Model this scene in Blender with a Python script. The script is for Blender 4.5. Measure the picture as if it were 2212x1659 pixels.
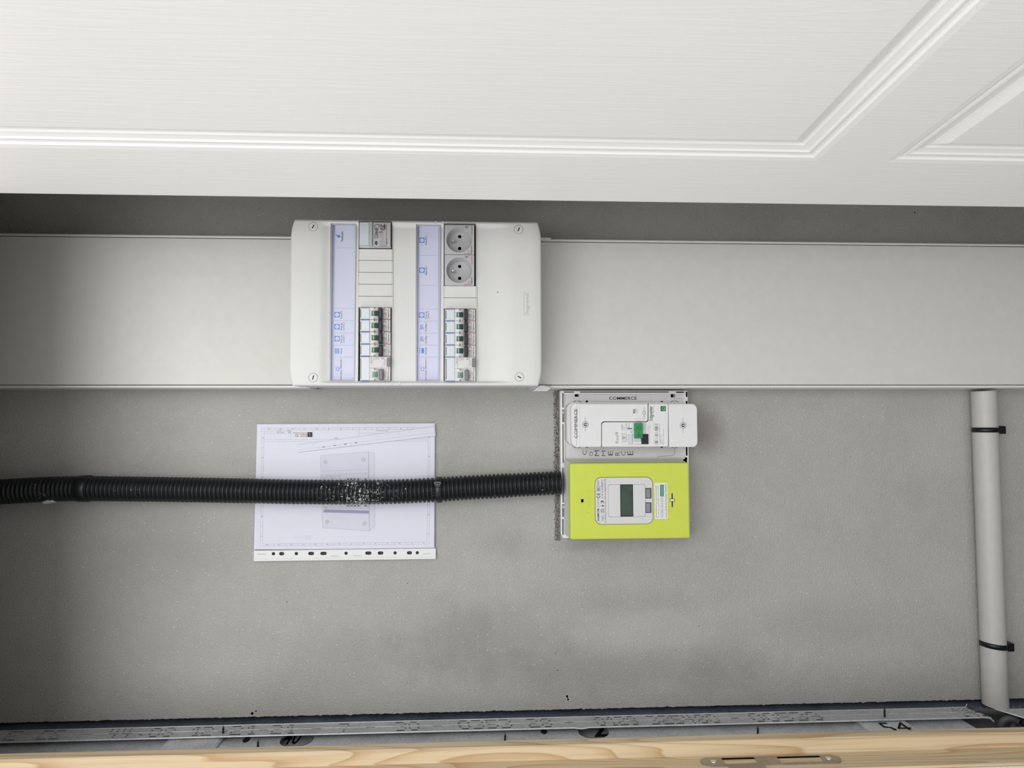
import bpy, math, random
from mathutils import Vector, Matrix
from mathutils.geometry import tessellate_polygon

# ------------------------------------------------------------------ scene
for o in list(bpy.data.objects):
    bpy.data.objects.remove(o)
sc = bpy.context.scene
COL = sc.collection

# The photograph lies on its side: the picture's left is up in the room.
# Measurements are in millimetres on the back wall of the cupboard:
#   u = picture right (down in the room), v = picture up (right in the room),
#   d = out of the wall, towards the room.
Z0 = 1400.0          # height of the measuring origin above the floor
FPX = 1534.0         # focal length in pixels of a 2212 x 1659 frame
CAM_D = 1240.0       # lens to back wall


def W(u, v, d):
    return Vector((v, -d, Z0 - u)) / 1000.0


def dirW(a):
    return Vector((a[1], -a[2], -a[0]))


_F = Vector((80 / 1534.0, 80 / 1534.0, -1.0)).normalized()
_U = Vector((0.0, -_F.z, _F.y)).normalized()
_R = _F.cross(_U)
cam = bpy.data.cameras.new('camera')
cam.sensor_fit = 'HORIZONTAL'
cam.sensor_width = 36.0
cam.lens = FPX / 2212.0 * 36.0
cam.clip_start = 0.01
cam_o = bpy.data.objects.new('camera', cam)
COL.objects.link(cam_o)
X, Y, Zc = dirW(_R), dirW(_U), -dirW(_F)
m = Matrix((X, Y, Zc)).transposed().to_4x4()
m.translation = W(0, 0, CAM_D)
cam_o.matrix_world = m
sc.camera = cam_o


def at(x, y, d):
    """point of the plane at distance d from the wall seen at a pixel"""
    r = _F * FPX + _R * (x - 1106.0) - _U * (y - 829.5)
    t = (d - CAM_D) / r.z
    return (r.x * t, r.y * t)


def rect(x0, y0, x1, y1, d):
    a, b, c, e = at(x0, y0, d), at(x1, y0, d), at(x0, y1, d), at(x1, y1, d)
    return ((a[0] + c[0]) / 2, (b[0] + e[0]) / 2, (c[1] + e[1]) / 2, (a[1] + b[1]) / 2)


# ------------------------------------------------------------------ light
w = bpy.data.worlds.new('world')
sc.world = w
w.use_nodes = True
bg = w.node_tree.nodes['Background']
bg.inputs[0].default_value = (0.97, 0.985, 1.0, 1)
bg.inputs[1].default_value = 0.72


def area_light(name, loc, target, sx, sy, power, col=(1, 1, 1)):
    l = bpy.data.lights.new(name, 'AREA')
    l.shape = 'RECTANGLE'
    l.size = sx
    l.size_y = sy
    l.energy = power
    l.color = col
    o = bpy.data.objects.new(name, l)
    COL.objects.link(o)
    o.location = loc
    o.rotation_euler = (target - loc).to_track_quat('-Z', 'Y').to_euler()
    return o


# daylight from the tall window of the room, behind the camera and to the left
area_light('window_daylight', W(-1050, 420, 2500), W(-50, 0, 0), 2.0, 2.0, 44, (1.0, 0.995, 0.985))

# added fill lamp, out of view to the left, brightening the open door
area_light('door_fill_light', W(-1150, -2300, 1500), W(0, 300, 650), 1.4, 1.2, 15, (1.0, 0.995, 0.985))

sc.view_settings.view_transform = 'Standard'
sc.view_settings.look = 'None'
sc.view_settings.exposure = 0.24
sc.view_settings.gamma = 1.0
sc.view_settings.use_curve_mapping = False


# ------------------------------------------------------------------ materials
def srgb(r, g, b):
    def c(x):
        x /= 255.0
        return x / 12.92 if x <= 0.04045 else ((x + 0.055) / 1.055) ** 2.4
    return (c(r), c(g), c(b), 1.0)


class NT:
    def __init__(self, name):
        self.mat = bpy.data.materials.new(name)
        self.mat.use_nodes = True
        self.t = self.mat.node_tree
        self.b = self.t.nodes['Principled BSDF']
        self.out = self.t.nodes['Material Output']

    def n(self, typ, **kw):
        nd = self.t.nodes.new(typ)
        for k, v in kw.items():
            if hasattr(nd, k):
                setattr(nd, k, v)
        return nd

    def l(self, a, b):
        self.t.links.new(a, b)

    def coord(self, scale=(1, 1, 1)):
        tc = self.n('ShaderNodeTexCoord')
        mp = self.n('ShaderNodeMapping')
        mp.inputs['Scale'].default_value = scale
        self.l(tc.outputs['Object'], mp.inputs['Vector'])
        return mp.outputs['Vector']

    def noise(self, scale, detail=3, rough=0.5, vec=None, dist=0.0):
        nd = self.n('ShaderNodeTexNoise')
        nd.inputs['Scale'].default_value = scale
        nd.inputs['Detail'].default_value = detail
        nd.inputs['Roughness'].default_value = rough
        nd.inputs['Distortion'].default_value = dist
        if vec is None:
            vec = self.coord()
        self.l(vec, nd.inputs['Vector'])
        return nd.outputs['Fac']

    def math(self, op, a, b=None, clamp=False):
        nd = self.n('ShaderNodeMath', operation=op)
        nd.use_clamp = clamp
        for i, x in enumerate((a, b)):
            if x is None:
                continue
            if isinstance(x, (int, float)):
                nd.inputs[i].default_value = x
            else:
                self.l(x, nd.inputs[i])
        return nd.outputs[0]

    def ramp(self, fac, stops):
        nd = self.n('ShaderNodeValToRGB')
        cr = nd.color_ramp
        while len(cr.elements) > 1:
            cr.elements.remove(cr.elements[-1])
        cr.elements[0].position = stops[0][0]
        cr.elements[0].color = stops[0][1]
        for p, c in stops[1:]:
            e = cr.elements.new(p)
            e.color = c
        self.l(fac, nd.inputs[0])
        return nd.outputs['Color']

    def mix(self, fac, a, b, mode='MIX'):
        nd = self.n('ShaderNodeMix', data_type='RGBA', blend_type=mode)
        if isinstance(fac, (int, float)):
            nd.inputs[0].default_value = fac
        else:
            self.l(fac, nd.inputs[0])
        for i, x in ((6, a), (7, b)):
            if isinstance(x, tuple):
                nd.inputs[i].default_value = x
            else:
                self.l(x, nd.inputs[i])
        return nd.outputs[2]

    def smooth(self, val, a, b):
        nd = self.n('ShaderNodeMapRange', interpolation_type='SMOOTHSTEP')
        self.l(val, nd.inputs[0])
        nd.inputs[1].default_value = a
        nd.inputs[2].default_value = b
        return nd.outputs[0]

    def color(self, c):
        if isinstance(c, tuple):
            self.b.inputs['Base Color'].default_value = c
        else:
            self.l(c, self.b.inputs['Base Color'])

    def bump(self, h, strength, dist):
        bp = self.n('ShaderNodeBump')
        bp.inputs['Strength'].default_value = strength
        bp.inputs['Distance'].default_value = dist
        self.l(h, bp.inputs['Height'])
        self.l(bp.outputs[0], self.b.inputs['Normal'])

    def set(self, rough=0.5, metal=0.0, spec=0.5):
        self.b.inputs['Roughness'].default_value = rough
        self.b.inputs['Metallic'].default_value = metal
        self.b.inputs['Specular IOR Level'].default_value = spec
        return self.mat


def plastic(name, rgb, rough=0.45, var=0.03, bump=0.0, spec=0.4, scale=60):
    t = NT(name)
    c = srgb(*rgb)
    n = t.noise(scale, 4)
    lo = tuple(max(0, x * (1 - var)) for x in c[:3]) + (1,)
    hi = tuple(min(1, x * (1 + var)) for x in c[:3]) + (1,)
    t.color(t.ramp(n, [(0.3, lo), (0.7, hi)]))
    if bump:
        t.bump(t.noise(900, 2), bump, 0.0004)
    return t.set(rough, 0, spec)


M = {}
M['cover'] = plastic('white_cover_plastic', (206, 206, 204), 0.42, 0.012, 0.05)
M['trunk'] = plastic('trunking_plastic', (205, 204, 199), 0.5, 0.02, 0.08)
M['trunk_lip'] = plastic('trunking_lip_plastic', (216, 215, 212), 0.4, 0.01)
M['module'] = plastic('module_grey_plastic', (204, 203, 202), 0.4, 0.01)
M['socket'] = plastic('socket_grey_plastic', (176, 176, 178), 0.35, 0.01)
M['black'] = plastic('black_plastic', (24, 26, 29), 0.38, 0.1)
M['void'] = plastic('dark_interior', (10, 10, 11), 0.9, 0.1, spec=0.0)
M['greytog'] = plastic('grey_toggle_plastic', (112, 112, 115), 0.4, 0.02)
M['green'] = plastic('toggle_green', (96, 186, 152), 0.5, 0.02)
M['ink'] = plastic('black_ink', (30, 30, 33), 0.7, 0.05, spec=0.1)
M['ink_grey'] = plastic('grey_ink', (120, 120, 124), 0.7, 0.05, spec=0.1)
M['ink_pale'] = plastic('pale_ink', (192, 192, 196), 0.7, 0.03, spec=0.1)
M['ink_blue'] = plastic('blue_ink', (86, 140, 208), 0.7, 0.04, spec=0.1)
M['ink_red'] = plastic('red_ink', (166, 52, 56), 0.6, 0.04, spec=0.2)
M['ink_line'] = plastic('drawing_line_ink', (150, 150, 164), 0.7, 0.02, spec=0.1)
M['ink_brown'] = plastic('brown_ink', (168, 112, 82), 0.7, 0.04, spec=0.1)
M['paper'] = plastic('white_paper', (219, 219, 226), 0.7, 0.01, spec=0.15)
M['paper_label'] = plastic('label_paper', (211, 212, 222), 0.7, 0.012, spec=0.15)
M['fill_grey'] = plastic('printed_grey_fill', (210, 211, 218), 0.7, 0.01, spec=0.1)
M['fill_dark'] = plastic('printed_violet_fill', (152, 154, 178), 0.7, 0.01, spec=0.1)
M['plate'] = plastic('meter_plate_plastic', (208, 207, 206), 0.45, 0.02)
M['platerim'] = plastic('meter_plate_rim_plastic', (226, 225, 223), 0.4, 0.02)
M['db'] = plastic('main_breaker_white_plastic', (217, 217, 218), 0.38, 0.012)
M['lime'] = plastic('lime_green_plastic', (192, 204, 74), 0.45, 0.015, 0.05)
M['lime_dark'] = plastic('lime_emboss', (176, 188, 66), 0.5, 0.02)
M['meter_grey'] = plastic('meter_grey_plastic', (201, 201, 202), 0.42, 0.01)
M['button'] = plastic('button_grey_rubber', (124, 128, 136), 0.5, 0.02)
M['btn_dark'] = plastic('button_dark_surround', (58, 60, 66), 0.5, 0.02)
M['dbgreen'] = plastic('tab_green_plastic', (42, 132, 78), 0.4, 0.03)
M['dbgreen_d'] = plastic('tab_dark_green', (18, 84, 46), 0.5, 0.03)
M['dbgreen_l'] = plastic('logo_pale_green', (180, 226, 190), 0.5, 0.02)
M['conduit_tie'] = plastic('black_nylon', (22, 23, 26), 0.35, 0.1)
M['steel'] = NT('screw_steel').set(0.3, 0.9)
M['sleeve'] = plastic('sleeve_margin_plastic', (220, 221, 220), 0.35, 0.01)
M['dark_grey'] = plastic('dark_backing', (66, 62, 62), 0.8, 0.05)
M['board'] = plastic('plasterboard', (196, 191, 174), 0.85, 0.08, 0.6, 0.1, 240)
M['roomwall'] = plastic('room_wall_paint', (225, 224, 220), 0.8, 0.02, 0.1, 0.2)


def clear_mat(name, tint, fac):
    t = NT(name)
    tr = t.n('ShaderNodeBsdfTransparent')
    tr.inputs[0].default_value = tint
    gl = t.n('ShaderNodeBsdfGlossy')
    gl.inputs['Roughness'].default_value = 0.35
    nd = t.noise(40, 2)
    mx = t.n('ShaderNodeMixShader')
    mr = t.math('MULTIPLY_ADD', nd, 0.008)
    mr.node.inputs[2].default_value = fac
    t.l(mr, mx.inputs[0])
    t.l(tr.outputs[0], mx.inputs[1])
    t.l(gl.outputs[0], mx.inputs[2])
    t.l(mx.outputs[0], t.out.inputs[0])
    return t.mat


M['clear_label'] = clear_mat('clear_label_pane', (0.96, 0.965, 0.99, 1), 0.012)
M['clear_sleeve'] = clear_mat('clear_sleeve_film', (0.985, 0.985, 1.0, 1), 0.004)
M['lav'] = plastic('lavender_clear_plastic', (186, 188, 206), 0.25, 0.03)
M['flap'] = plastic('label_flap_clear_plastic', (196, 203, 208), 0.22, 0.01)
M['flap_edge'] = plastic('label_flap_blue_edge', (112, 140, 178), 0.25, 0.04)


def lcd():
    t = NT('lcd_green_glass')
    t.color(t.ramp(t.noise(30, 2), [(0.3, srgb(36, 54, 42)), (0.75, srgb(60, 84, 68))]))
    return t.set(0.12, 0, 0.6)


M['lcd'] = lcd()


def wall_mat():
    t = NT('grey_cement_render')
    v = t.coord()
    sep = t.n('ShaderNodeSeparateXYZ')
    t.l(v, sep.inputs[0])
    big = t.noise(5, 4, 0.55, v)
    mid = t.noise(38, 5, 0.6, v)
    fine = t.noise(430, 4, 0.65, v)
    grit = t.noise(900, 2, 0.5, v)
    base = t.ramp(big, [(0.30, srgb(178, 177, 172)), (0.52, srgb(187, 186, 181)), (0.75, srgb(193, 192, 186))])
    base = t.mix(t.math('MULTIPLY', t.smooth(mid, 0.35, 0.72), 0.14), base, srgb(205, 204, 198))
    dark = t.math('SUBTRACT', 1.0, t.smooth(fine, 0.26, 0.40))
    base = t.mix(t.math('MULTIPLY', dark, 0.55), base, srgb(118, 117, 113))
    base = t.mix(t.math('MULTIPLY', t.smooth(fine, 0.5, 0.68), 0.30), base, srgb(222, 221, 215))
    base = t.mix(t.math('MULTIPLY', t.smooth(grit, 0.52, 0.36), 0.22), base, srgb(120, 119, 115))
    # damp and dirt smudges of the render, each at its own place
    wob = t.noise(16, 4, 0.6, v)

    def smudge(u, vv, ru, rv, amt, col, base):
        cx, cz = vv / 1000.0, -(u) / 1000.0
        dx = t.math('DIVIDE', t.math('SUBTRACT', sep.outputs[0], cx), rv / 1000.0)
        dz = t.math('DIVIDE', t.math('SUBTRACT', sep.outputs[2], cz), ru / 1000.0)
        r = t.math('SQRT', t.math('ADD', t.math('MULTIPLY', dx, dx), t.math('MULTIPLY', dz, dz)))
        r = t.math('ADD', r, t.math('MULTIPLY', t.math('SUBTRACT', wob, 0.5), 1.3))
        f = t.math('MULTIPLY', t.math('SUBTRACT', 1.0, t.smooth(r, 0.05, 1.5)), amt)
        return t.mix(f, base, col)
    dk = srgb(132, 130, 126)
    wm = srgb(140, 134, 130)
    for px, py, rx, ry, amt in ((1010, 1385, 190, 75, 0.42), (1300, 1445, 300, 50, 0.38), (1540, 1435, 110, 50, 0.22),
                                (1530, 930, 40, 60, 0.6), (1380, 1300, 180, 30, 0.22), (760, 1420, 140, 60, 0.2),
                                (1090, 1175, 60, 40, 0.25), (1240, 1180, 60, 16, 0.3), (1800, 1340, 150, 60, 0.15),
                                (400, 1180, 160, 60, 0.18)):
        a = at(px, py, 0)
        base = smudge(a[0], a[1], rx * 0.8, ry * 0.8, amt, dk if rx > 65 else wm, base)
    # pale grains of sand
    vo = t.n('ShaderNodeTexVoronoi')
    vo.inputs['Scale'].default_value = 170
    t.l(v, vo.inputs['Vector'])
    spot = t.math('MULTIPLY', t.math('LESS_THAN', vo.outputs['Distance'], 0.17),
                  t.math('GREATER_THAN', t.noise(210, 1, 0.5, v), 0.56))
    base = t.mix(t.math('MULTIPLY', spot, 0.7), base, srgb(226, 225, 220))
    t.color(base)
    h = t.math('ADD', t.math('MULTIPLY', fine, 1.3), t.math('MULTIPLY', t.noise(230, 4, 0.7, v, 0.3), 0.6))
    h = t.math('ADD', h, t.math('MULTIPLY', big, 1.6))
    t.bump(h, 0.8, 0.003)
    return t.set(0.85, 0, 0.25)


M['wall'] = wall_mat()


def rubble_mat():
    t = NT('broken_render_edge')
    v = t.coord()
    n = t.noise(420, 4, 0.7, v)
    t.color(t.ramp(n, [(0.38, srgb(54, 51, 49)), (0.46, srgb(150, 146, 140)), (0.58, srgb(184, 180, 174)), (0.68, srgb(234, 232, 228))]))
    t.bump(n, 0.9, 0.004)
    return t.set(0.9, 0, 0.2)


M['rubble'] = rubble_mat()
M['plaster'] = plastic('white_plaster', (196, 192, 186), 0.9, 0.15, 0.9, 0.1, 200)


def wood_mat():
    t = NT('pine_wood')
    v = t.coord((1.0, 1.0, 0.10))
    n = t.noise(11, 2, 0.4, v, 0.3)
    g = t.math('FRACT', t.math('MULTIPLY', n, 20.0))
    col = t.ramp(g, [(0.0, srgb(206, 188, 158)), (0.55, srgb(203, 183, 151)), (0.84, srgb(192, 167, 131)), (0.95, srgb(180, 151, 114)), (1.0, srgb(205, 187, 157))])
    f = t.noise(160, 3, 0.6, t.coord((1.0, 1.0, 0.03)))
    col = t.mix(t.math('MULTIPLY', t.smooth(f, 0.45, 0.7), 0.3), col, srgb(156, 130, 98))
    t.color(col)
    t.bump(f, 0.15, 0.0006)
    return t.set(0.55, 0, 0.3)


M['wood'] = wood_mat()


def door_mat():
    t = NT('white_woodgrain_door_skin')
    v = t.coord((1.0, 1.0, 0.07))
    n = t.noise(30, 4, 0.55, v, 0.5)
    g = t.math('PINGPONG', t.math('MULTIPLY', n, 8.0), 0.5)
    f = t.noise(300, 3, 0.6, t.coord((1.0, 1.0, 0.04)))
    h = t.math('ADD', t.math('MULTIPLY', g, 0.8), t.math('MULTIPLY', f, 0.7))
    t.color(t.ramp(t.noise(3, 2), [(0.3, srgb(238, 237, 233)), (0.7, srgb(241, 240, 236))]))
    t.bump(h, 0.3, 0.0008)
    return t.set(0.42, 0, 0.4)


M['door'] = door_mat()


def metal_mat(name, lo, hi, rough, dots=False, metal=0.75):
    t = NT(name)
    v = t.coord()
    vo = t.n('ShaderNodeTexVoronoi')
    vo.inputs['Scale'].default_value = 180
    t.l(v, vo.inputs['Vector'])
    n = t.noise(25, 3, 0.5, v)
    f = t.math('ADD', t.math('MULTIPLY', vo.outputs['Distance'], 0.35), t.math('MULTIPLY', n, 0.65))
    col = t.ramp(f, [(0.3, srgb(*lo)), (0.65, srgb(*hi))])
    if dots:
        # knurled dimples rolled into the flange
        sep = t.n('ShaderNodeSeparateXYZ')
        t.l(v, sep.inputs[0])
        a = t.math('SINE', t.math('MULTIPLY', sep.outputs[2], 2 * math.pi / 0.0042))
        b = t.math('SINE', t.math('MULTIPLY', sep.outputs[1], 2 * math.pi / 0.0034))
        p = t.math('MULTIPLY', a, b)
        dots_f = t.smooth(p, 0.35, 0.85)
        col = t.mix(t.math('MULTIPLY', dots_f, 0.45), col, srgb(214, 216, 220))
        t.bump(p, 0.4, 0.0008)
    t.color(col)
    return t.set(rough, metal, 0.5)


M['zinc'] = metal_mat('galvanised_steel', (176, 179, 183), (206, 209, 213), 0.5, False, 0.2)
M['zinc_dots'] = metal_mat('knurled_galvanised_steel', (162, 164, 167), (188, 190, 193), 0.5, True, 0.15)
M['zinc_shaded'] = metal_mat('shaded_galvanised_steel', (52, 60, 74), (80, 90, 106), 0.4, False, 0.2)  # deep shade and bluish sky reflection put into the steel's colour
M['zinc_edge'] = metal_mat('bright_cut_steel_edge', (206, 209, 212), (232, 234, 236), 0.3, False, 0.4)
M['nickel'] = metal_mat('brushed_nickel', (150, 144, 134), (172, 166, 156), 0.35)


def conduit_mat():
    t = NT('black_corrugated_plastic')
    v = t.coord()
    sep = t.n('ShaderNodeSeparateXYZ')
    t.l(v, sep.inputs[0])
    n = t.noise(240, 5, 0.75, v, 0.3)
    n2 = t.noise(32, 3, 0.6, v)

    def zone(px, rpx, amt):
        c = -at(px, 1060, 50)[0] / 1000.0
        dz = t.math('ABSOLUTE', t.math('SUBTRACT', sep.outputs[2], c))
        return t.math('MULTIPLY', t.math('SUBTRACT', 1.0, t.smooth(dz, 0.0, rpx * 0.78 / 1000.0)), amt)
    z = zone(775, 170, 0.15)
    for a in ((700, 40, 0.05), (880, 150, 0.085), (1180, 50, 0.09), (95, 55, 0.10), (275, 60, 0.06), (450, 200, 0.015), (1080, 120, 0.04)):
        z = t.math('MAXIMUM', z, zone(*a))
    thr = t.math('SUBTRACT', 0.70, z)
    thr = t.math('SUBTRACT', thr, t.math('MULTIPLY', t.math('SUBTRACT', n2, 0.5), 0.22))
    f = t.math('MULTIPLY', t.math('SUBTRACT', n, thr), 14.0, True)
    col = t.mix(f, srgb(22, 25, 28), srgb(206, 204, 202))
    t.color(col)
    ro = t.math('ADD', t.math('MULTIPLY', f, 0.45), 0.36)
    t.l(ro, t.b.inputs['Roughness'])
    t.b.inputs['Specular IOR Level'].default_value = 0.3
    return t.mat


M['conduit'] = conduit_mat()
M['pipe'] = plastic('grey_pvc', (183, 181, 178), 0.45, 0.03, 0.03)
M['cable'] = plastic('dark_cable_sheath', (84, 85, 88), 0.5, 0.05)


# ------------------------------------------------------------------ mesh tools
def area2(p):
    return sum(p[i][0] * p[(i + 1) % len(p)][1] - p[(i + 1) % len(p)][0] * p[i][1] for i in range(len(p)))


def ccw(p):
    return list(p) if area2(p) > 0 else list(reversed(p))


def inset(p, a):
    n = len(p)
    out = []
    for i in range(n):
        x0, y0 = p[i - 1]
        x1, y1 = p[i]
        x2, y2 = p[(i + 1) % n]
        e1 = Vector((x1 - x0, y1 - y0)).normalized()
        e2 = Vector((x2 - x1, y2 - y1)).normalized()
        n1 = Vector((-e1.y, e1.x))
        n2 = Vector((-e2.y, e2.x))
        b = n1 + n2
        k = a / max(0.35, (1 + n1.dot(n2)))
        out.append((x1 + b.x * k, y1 + b.y * k))
    return out


def rr(u0, u1, v0, v1, r, n=5):
    r = min(r, (u1 - u0) / 2.001, (v1 - v0) / 2.001)
    if r <= 0:
        return [(u0, v0), (u1, v0), (u1, v1), (u0, v1)]
    p = []
    for cx, cy, a0 in ((u1 - r, v0 + r, -90), (u1 - r, v1 - r, 0), (u0 + r, v1 - r, 90), (u0 + r, v0 + r, 180)):
        for i in range(n + 1):
            a = math.radians(a0 + 90.0 * i / n)
            p.append((cx + r * math.cos(a), cy + r * math.sin(a)))
    return p


def circ(u, v, r, n=24, r2=None):
    r2 = r2 or r
    return [(u + r * math.cos(2 * math.pi * i / n), v + r2 * math.sin(2 * math.pi * i / n)) for i in range(n)]


_TXT = {}


def text_geo(s, bold):
    k = (s, bold)
    if k not in _TXT:
        cu = bpy.data.curves.new('t', 'FONT')
        cu.body = s
        cu.size = 1.0
        cu.resolution_u = 2
        cu.offset = bold
        cu.fill_mode = 'FRONT'
        o = bpy.data.objects.new('t', cu)
        COL.objects.link(o)
        dg = bpy.context.evaluated_depsgraph_get()
        me = o.evaluated_get(dg).to_mesh()
        vs = [(q.co.x, q.co.y) for q in me.vertices]
        fs = [tuple(p.vertices) for p in me.polygons]
        o.evaluated_get(dg).to_mesh_clear()
        bpy.data.objects.remove(o)
        bpy.data.curves.remove(cu)
        xs = [q[0] for q in vs]
        ys = [q[1] for q in vs]
        _TXT[k] = (vs, fs, min(xs), max(xs), min(ys), max(ys))
    return _TXT[k]


class MB:
    """collects shapes given in (u, v, d) millimetres; build() links ONE mesh object"""

    def __init__(self):
        self.v, self.f, self.mi, self.sm, self.mats = [], [], [], [], []

    def m(self, mat):
        mat = M[mat]
        if mat not in self.mats:
            self.mats.append(mat)
        return self.mats.index(mat)

    def add(self, vs, fs, mat, smooth=False):
        o = len(self.v)
        self.v += [tuple(q) for q in vs]
        i = self.m(mat)
        for f in fs:
            self.f.append(tuple(o + q for q in f))
            self.mi.append(i)
            self.sm.append(smooth)
        return self

    def prism(self, poly, d0, d1, mat, ch=0.0, holes=(), draft=0.0, smooth=False, back=True):
        """outline in (u, v) standing from d0 to d1; ch chamfers the front edge; draft widens the back"""
        poly = ccw(poly)
        n = len(poly)
        rings = []
        rings.append([(u, v, d0) for u, v in (inset(poly, -draft) if draft else poly)])
        if ch:
            rings.append([(u, v, d1 - ch) for u, v in poly])
            rings.append([(u, v, d1 - ch * 0.3) for u, v in inset(poly, ch * 0.3)])
            top = inset(poly, ch)
        else:
            top = poly
        rings.append([(u, v, d1) for u, v in top])
        vs = [q for r in rings for q in r]
        fs = []
        for k in range(len(rings) - 1):
            for i in range(n):
                j = (i + 1) % n
                fs.append((k * n + i, k * n + j, (k + 1) * n + j, (k + 1) * n + i))
        L = (len(rings) - 1) * n
        if not holes:
            fs.append(tuple(range(L, L + n)))
            if back:
                fs.append(tuple(reversed(range(n))))
            self.add(vs, fs, mat, smooth)
        else:
            self.add(vs, fs, mat, smooth)
            hs = [ccw(h) for h in holes]
            loops = [[Vector((u, v, 0)) for u, v in top]] + [[Vector((u, v, 0)) for u, v in h] for h in hs]
            flat = [q for l in loops for q in l]
            tris = tessellate_polygon(loops)
            for dd, rev in ((d1, False), (d0, True)):
                tv = [(q.x, q.y, dd) for q in flat]
                tf = []
                for t in tris:
                    a, b, c = (flat[i] for i in t)
                    s = (b.x - a.x) * (c.y - a.y) - (c.x - a.x) * (b.y - a.y)
                    t = tuple(t) if (s > 0) != rev else (t[0], t[2], t[1])
                    tf.append(t)
                self.add(tv, tf, mat)
            for h in hs:
                k = len(h)
                self.add([(u, v, d0) for u, v in h] + [(u, v, d1) for u, v in h],
                         [(i, k + i, k + (i + 1) % k, (i + 1) % k) for i in range(k)], mat)
        return self

    def box(self, u0, u1, v0, v1, d0, d1, mat, ch=0.0):
        return self.prism([(u0, v0), (u1, v0), (u1, v1), (u0, v1)], d0, d1, mat, ch)

    def pbox(self, x0, y0, x1, y1, d0, d1, mat, ch=0.0, r=0.0, draft=0.0):
        u0, u1, v0, v1 = rect(x0, y0, x1, y1, d1)
        return self.prism(rr(u0, u1, v0, v1, r), d0, d1, mat, ch, draft=draft)

    def ppoly(self, pts, d0, d1, mat, ch=0.0):
        return self.prism([at(x, y, d1) for x, y in pts], d0, d1, mat, ch)

    def cyl(self, u, v, r, d0, d1, mat, n=24, ch=0.0, holes=()):
        return self.prism(circ(u, v, r, n), d0, d1, mat, ch, holes)

    def ring(self, u, v, r0, r1, d0, d1, mat, n=28):
        return self.prism(circ(u, v, r1, n), d0, d1, mat, 0, [circ(u, v, r0, n)])

    def along(self, prof, u0, u1, mat, smooth=False):
        """profile in (v, d) run along u"""
        p = list(prof)
        n = len(p)
        vs = [(u0, v, d) for v, d in p] + [(u1, v, d) for v, d in p]
        s = area2(p)
        fs = []
        for i in range(n):
            j = (i + 1) % n
            fs.append((i, j, n + j, n + i) if s < 0 else (j, i, n + i, n + j))
        a, b = tuple(range(n)), tuple(reversed(range(n, 2 * n)))
        fs += [a, b] if s > 0 else [tuple(reversed(a)), tuple(reversed(b))]
        # outward normals are settled in build()
        return self.add(vs, fs, mat, smooth)

    def line(self, pts, d, wd, mat, closed=False, px=True):
        """flat printed stroke through points"""
        q = [Vector(at(x, y, d)) if px else Vector((x, y)) for x, y in pts]
        if closed:
            q.append(q[0])
        for a, b in zip(q, q[1:]):
            e = b - a
            if e.length < 1e-6:
                continue
            e.normalize()
            nrm = Vector((-e.y, e.x)) * wd / 2
            e = e * wd * 0.5
            self.add([(*(a - e - nrm), d), (*(b + e - nrm), d), (*(b + e + nrm), d), (*(a - e + nrm), d)], [(0, 1, 2, 3)], mat)
        return self

    def flat(self, pts, d, mat, px=True):
        q = ccw([at(x, y, d) if px else (x, y) for x, y in pts])
        return self.add([(u, v, d) for u, v in q], [tuple(range(len(q)))], mat)

    def text(self, s, x0, y0, x1, y1, d, way, mat, bold=0.0, px=True, d0=None):
        """lettering fitted to a box: way 'up' reads towards the picture's top, 'flip' upside down"""
        vs, fs, a0, a1, b0, b1 = text_geo(s, bold)
        u0, u1, v0, v1 = rect(x0, y0, x1, y1, d) if px else (x0, x1, y0, y1)
        out = []
        for x, y in vs:
            p = (x - a0) / max(1e-6, a1 - a0)
            q = (y - b0) / max(1e-6, b1 - b0)
            if way == 'up':
                out.append((u1 + (u0 - u1) * q, v0 + (v1 - v0) * p, d))
            elif way == 'flip':
                out.append((u1 + (u0 - u1) * p, v1 + (v0 - v1) * q, d))
            else:
                out.append((u0 + (u1 - u0) * p, v0 + (v1 - v0) * q, d))
        return self.add(out, fs, mat)

    def tube(self, path, r, mat, n=14, caps=True):
        """round bar through (u, v, d) points; r number or list"""
        pts = [Vector(p) for p in path]
        k = len(pts)
        rad = r if isinstance(r, (list, tuple)) else [r] * k
        t0 = (pts[1] - pts[0]).normalized()
        ref = Vector((0, 0, 1)) if abs(t0.z) < 0.9 else Vector((1, 0, 0))
        nrm = (ref - t0 * ref.dot(t0)).normalized()
        vs = []
        for i in range(k):
            t = (pts[min(i + 1, k - 1)] - pts[max(i - 1, 0)]).normalized()
            nrm = (nrm - t * nrm.dot(t)).normalized()
            bn = t.cross(nrm)
            for j in range(n):
                a = 2 * math.pi * j / n
                vs.append(pts[i] + nrm * (rad[i] * math.cos(a)) + bn * (rad[i] * math.sin(a)))
        fs = []
        for i in range(k - 1):
            for j in range(n):
                j2 = (j + 1) % n
                fs.append((i * n + j, i * n + j2, (i + 1) * n + j2, (i + 1) * n + j))
        self.add(vs, fs, mat, True)
        if caps:
            self.add(vs[:n], [tuple(reversed(range(n)))], mat)
            self.add(vs[-n:], [tuple(range(n))], mat)
        return self

    def build(self, name, parent=None, origin=None, fix=False):
        o3 = origin if origin is not None else (parent['_o'] if parent is not None and '_o' in parent else (0, 0, 0))
        o3 = tuple(o3)
        base = W(*o3)
        me = bpy.data.meshes.new(name)
        me.from_pydata([W(*p) - base for p in self.v], [], self.f)
        for mt in self.mats:
            me.materials.append(mt)
        me.polygons.foreach_set('material_index', self.mi)
        me.polygons.foreach_set('use_smooth', self.sm)
        me.update()
        if fix:
            import bmesh
            bm = bmesh.new()
            bm.from_mesh(me)
            bmesh.ops.recalc_face_normals(bm, faces=bm.faces)
            bm.to_mesh(me)
            bm.free()
        ob = bpy.data.objects.new(name, me)
        COL.objects.link(ob)
        ob['_o'] = o3
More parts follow.
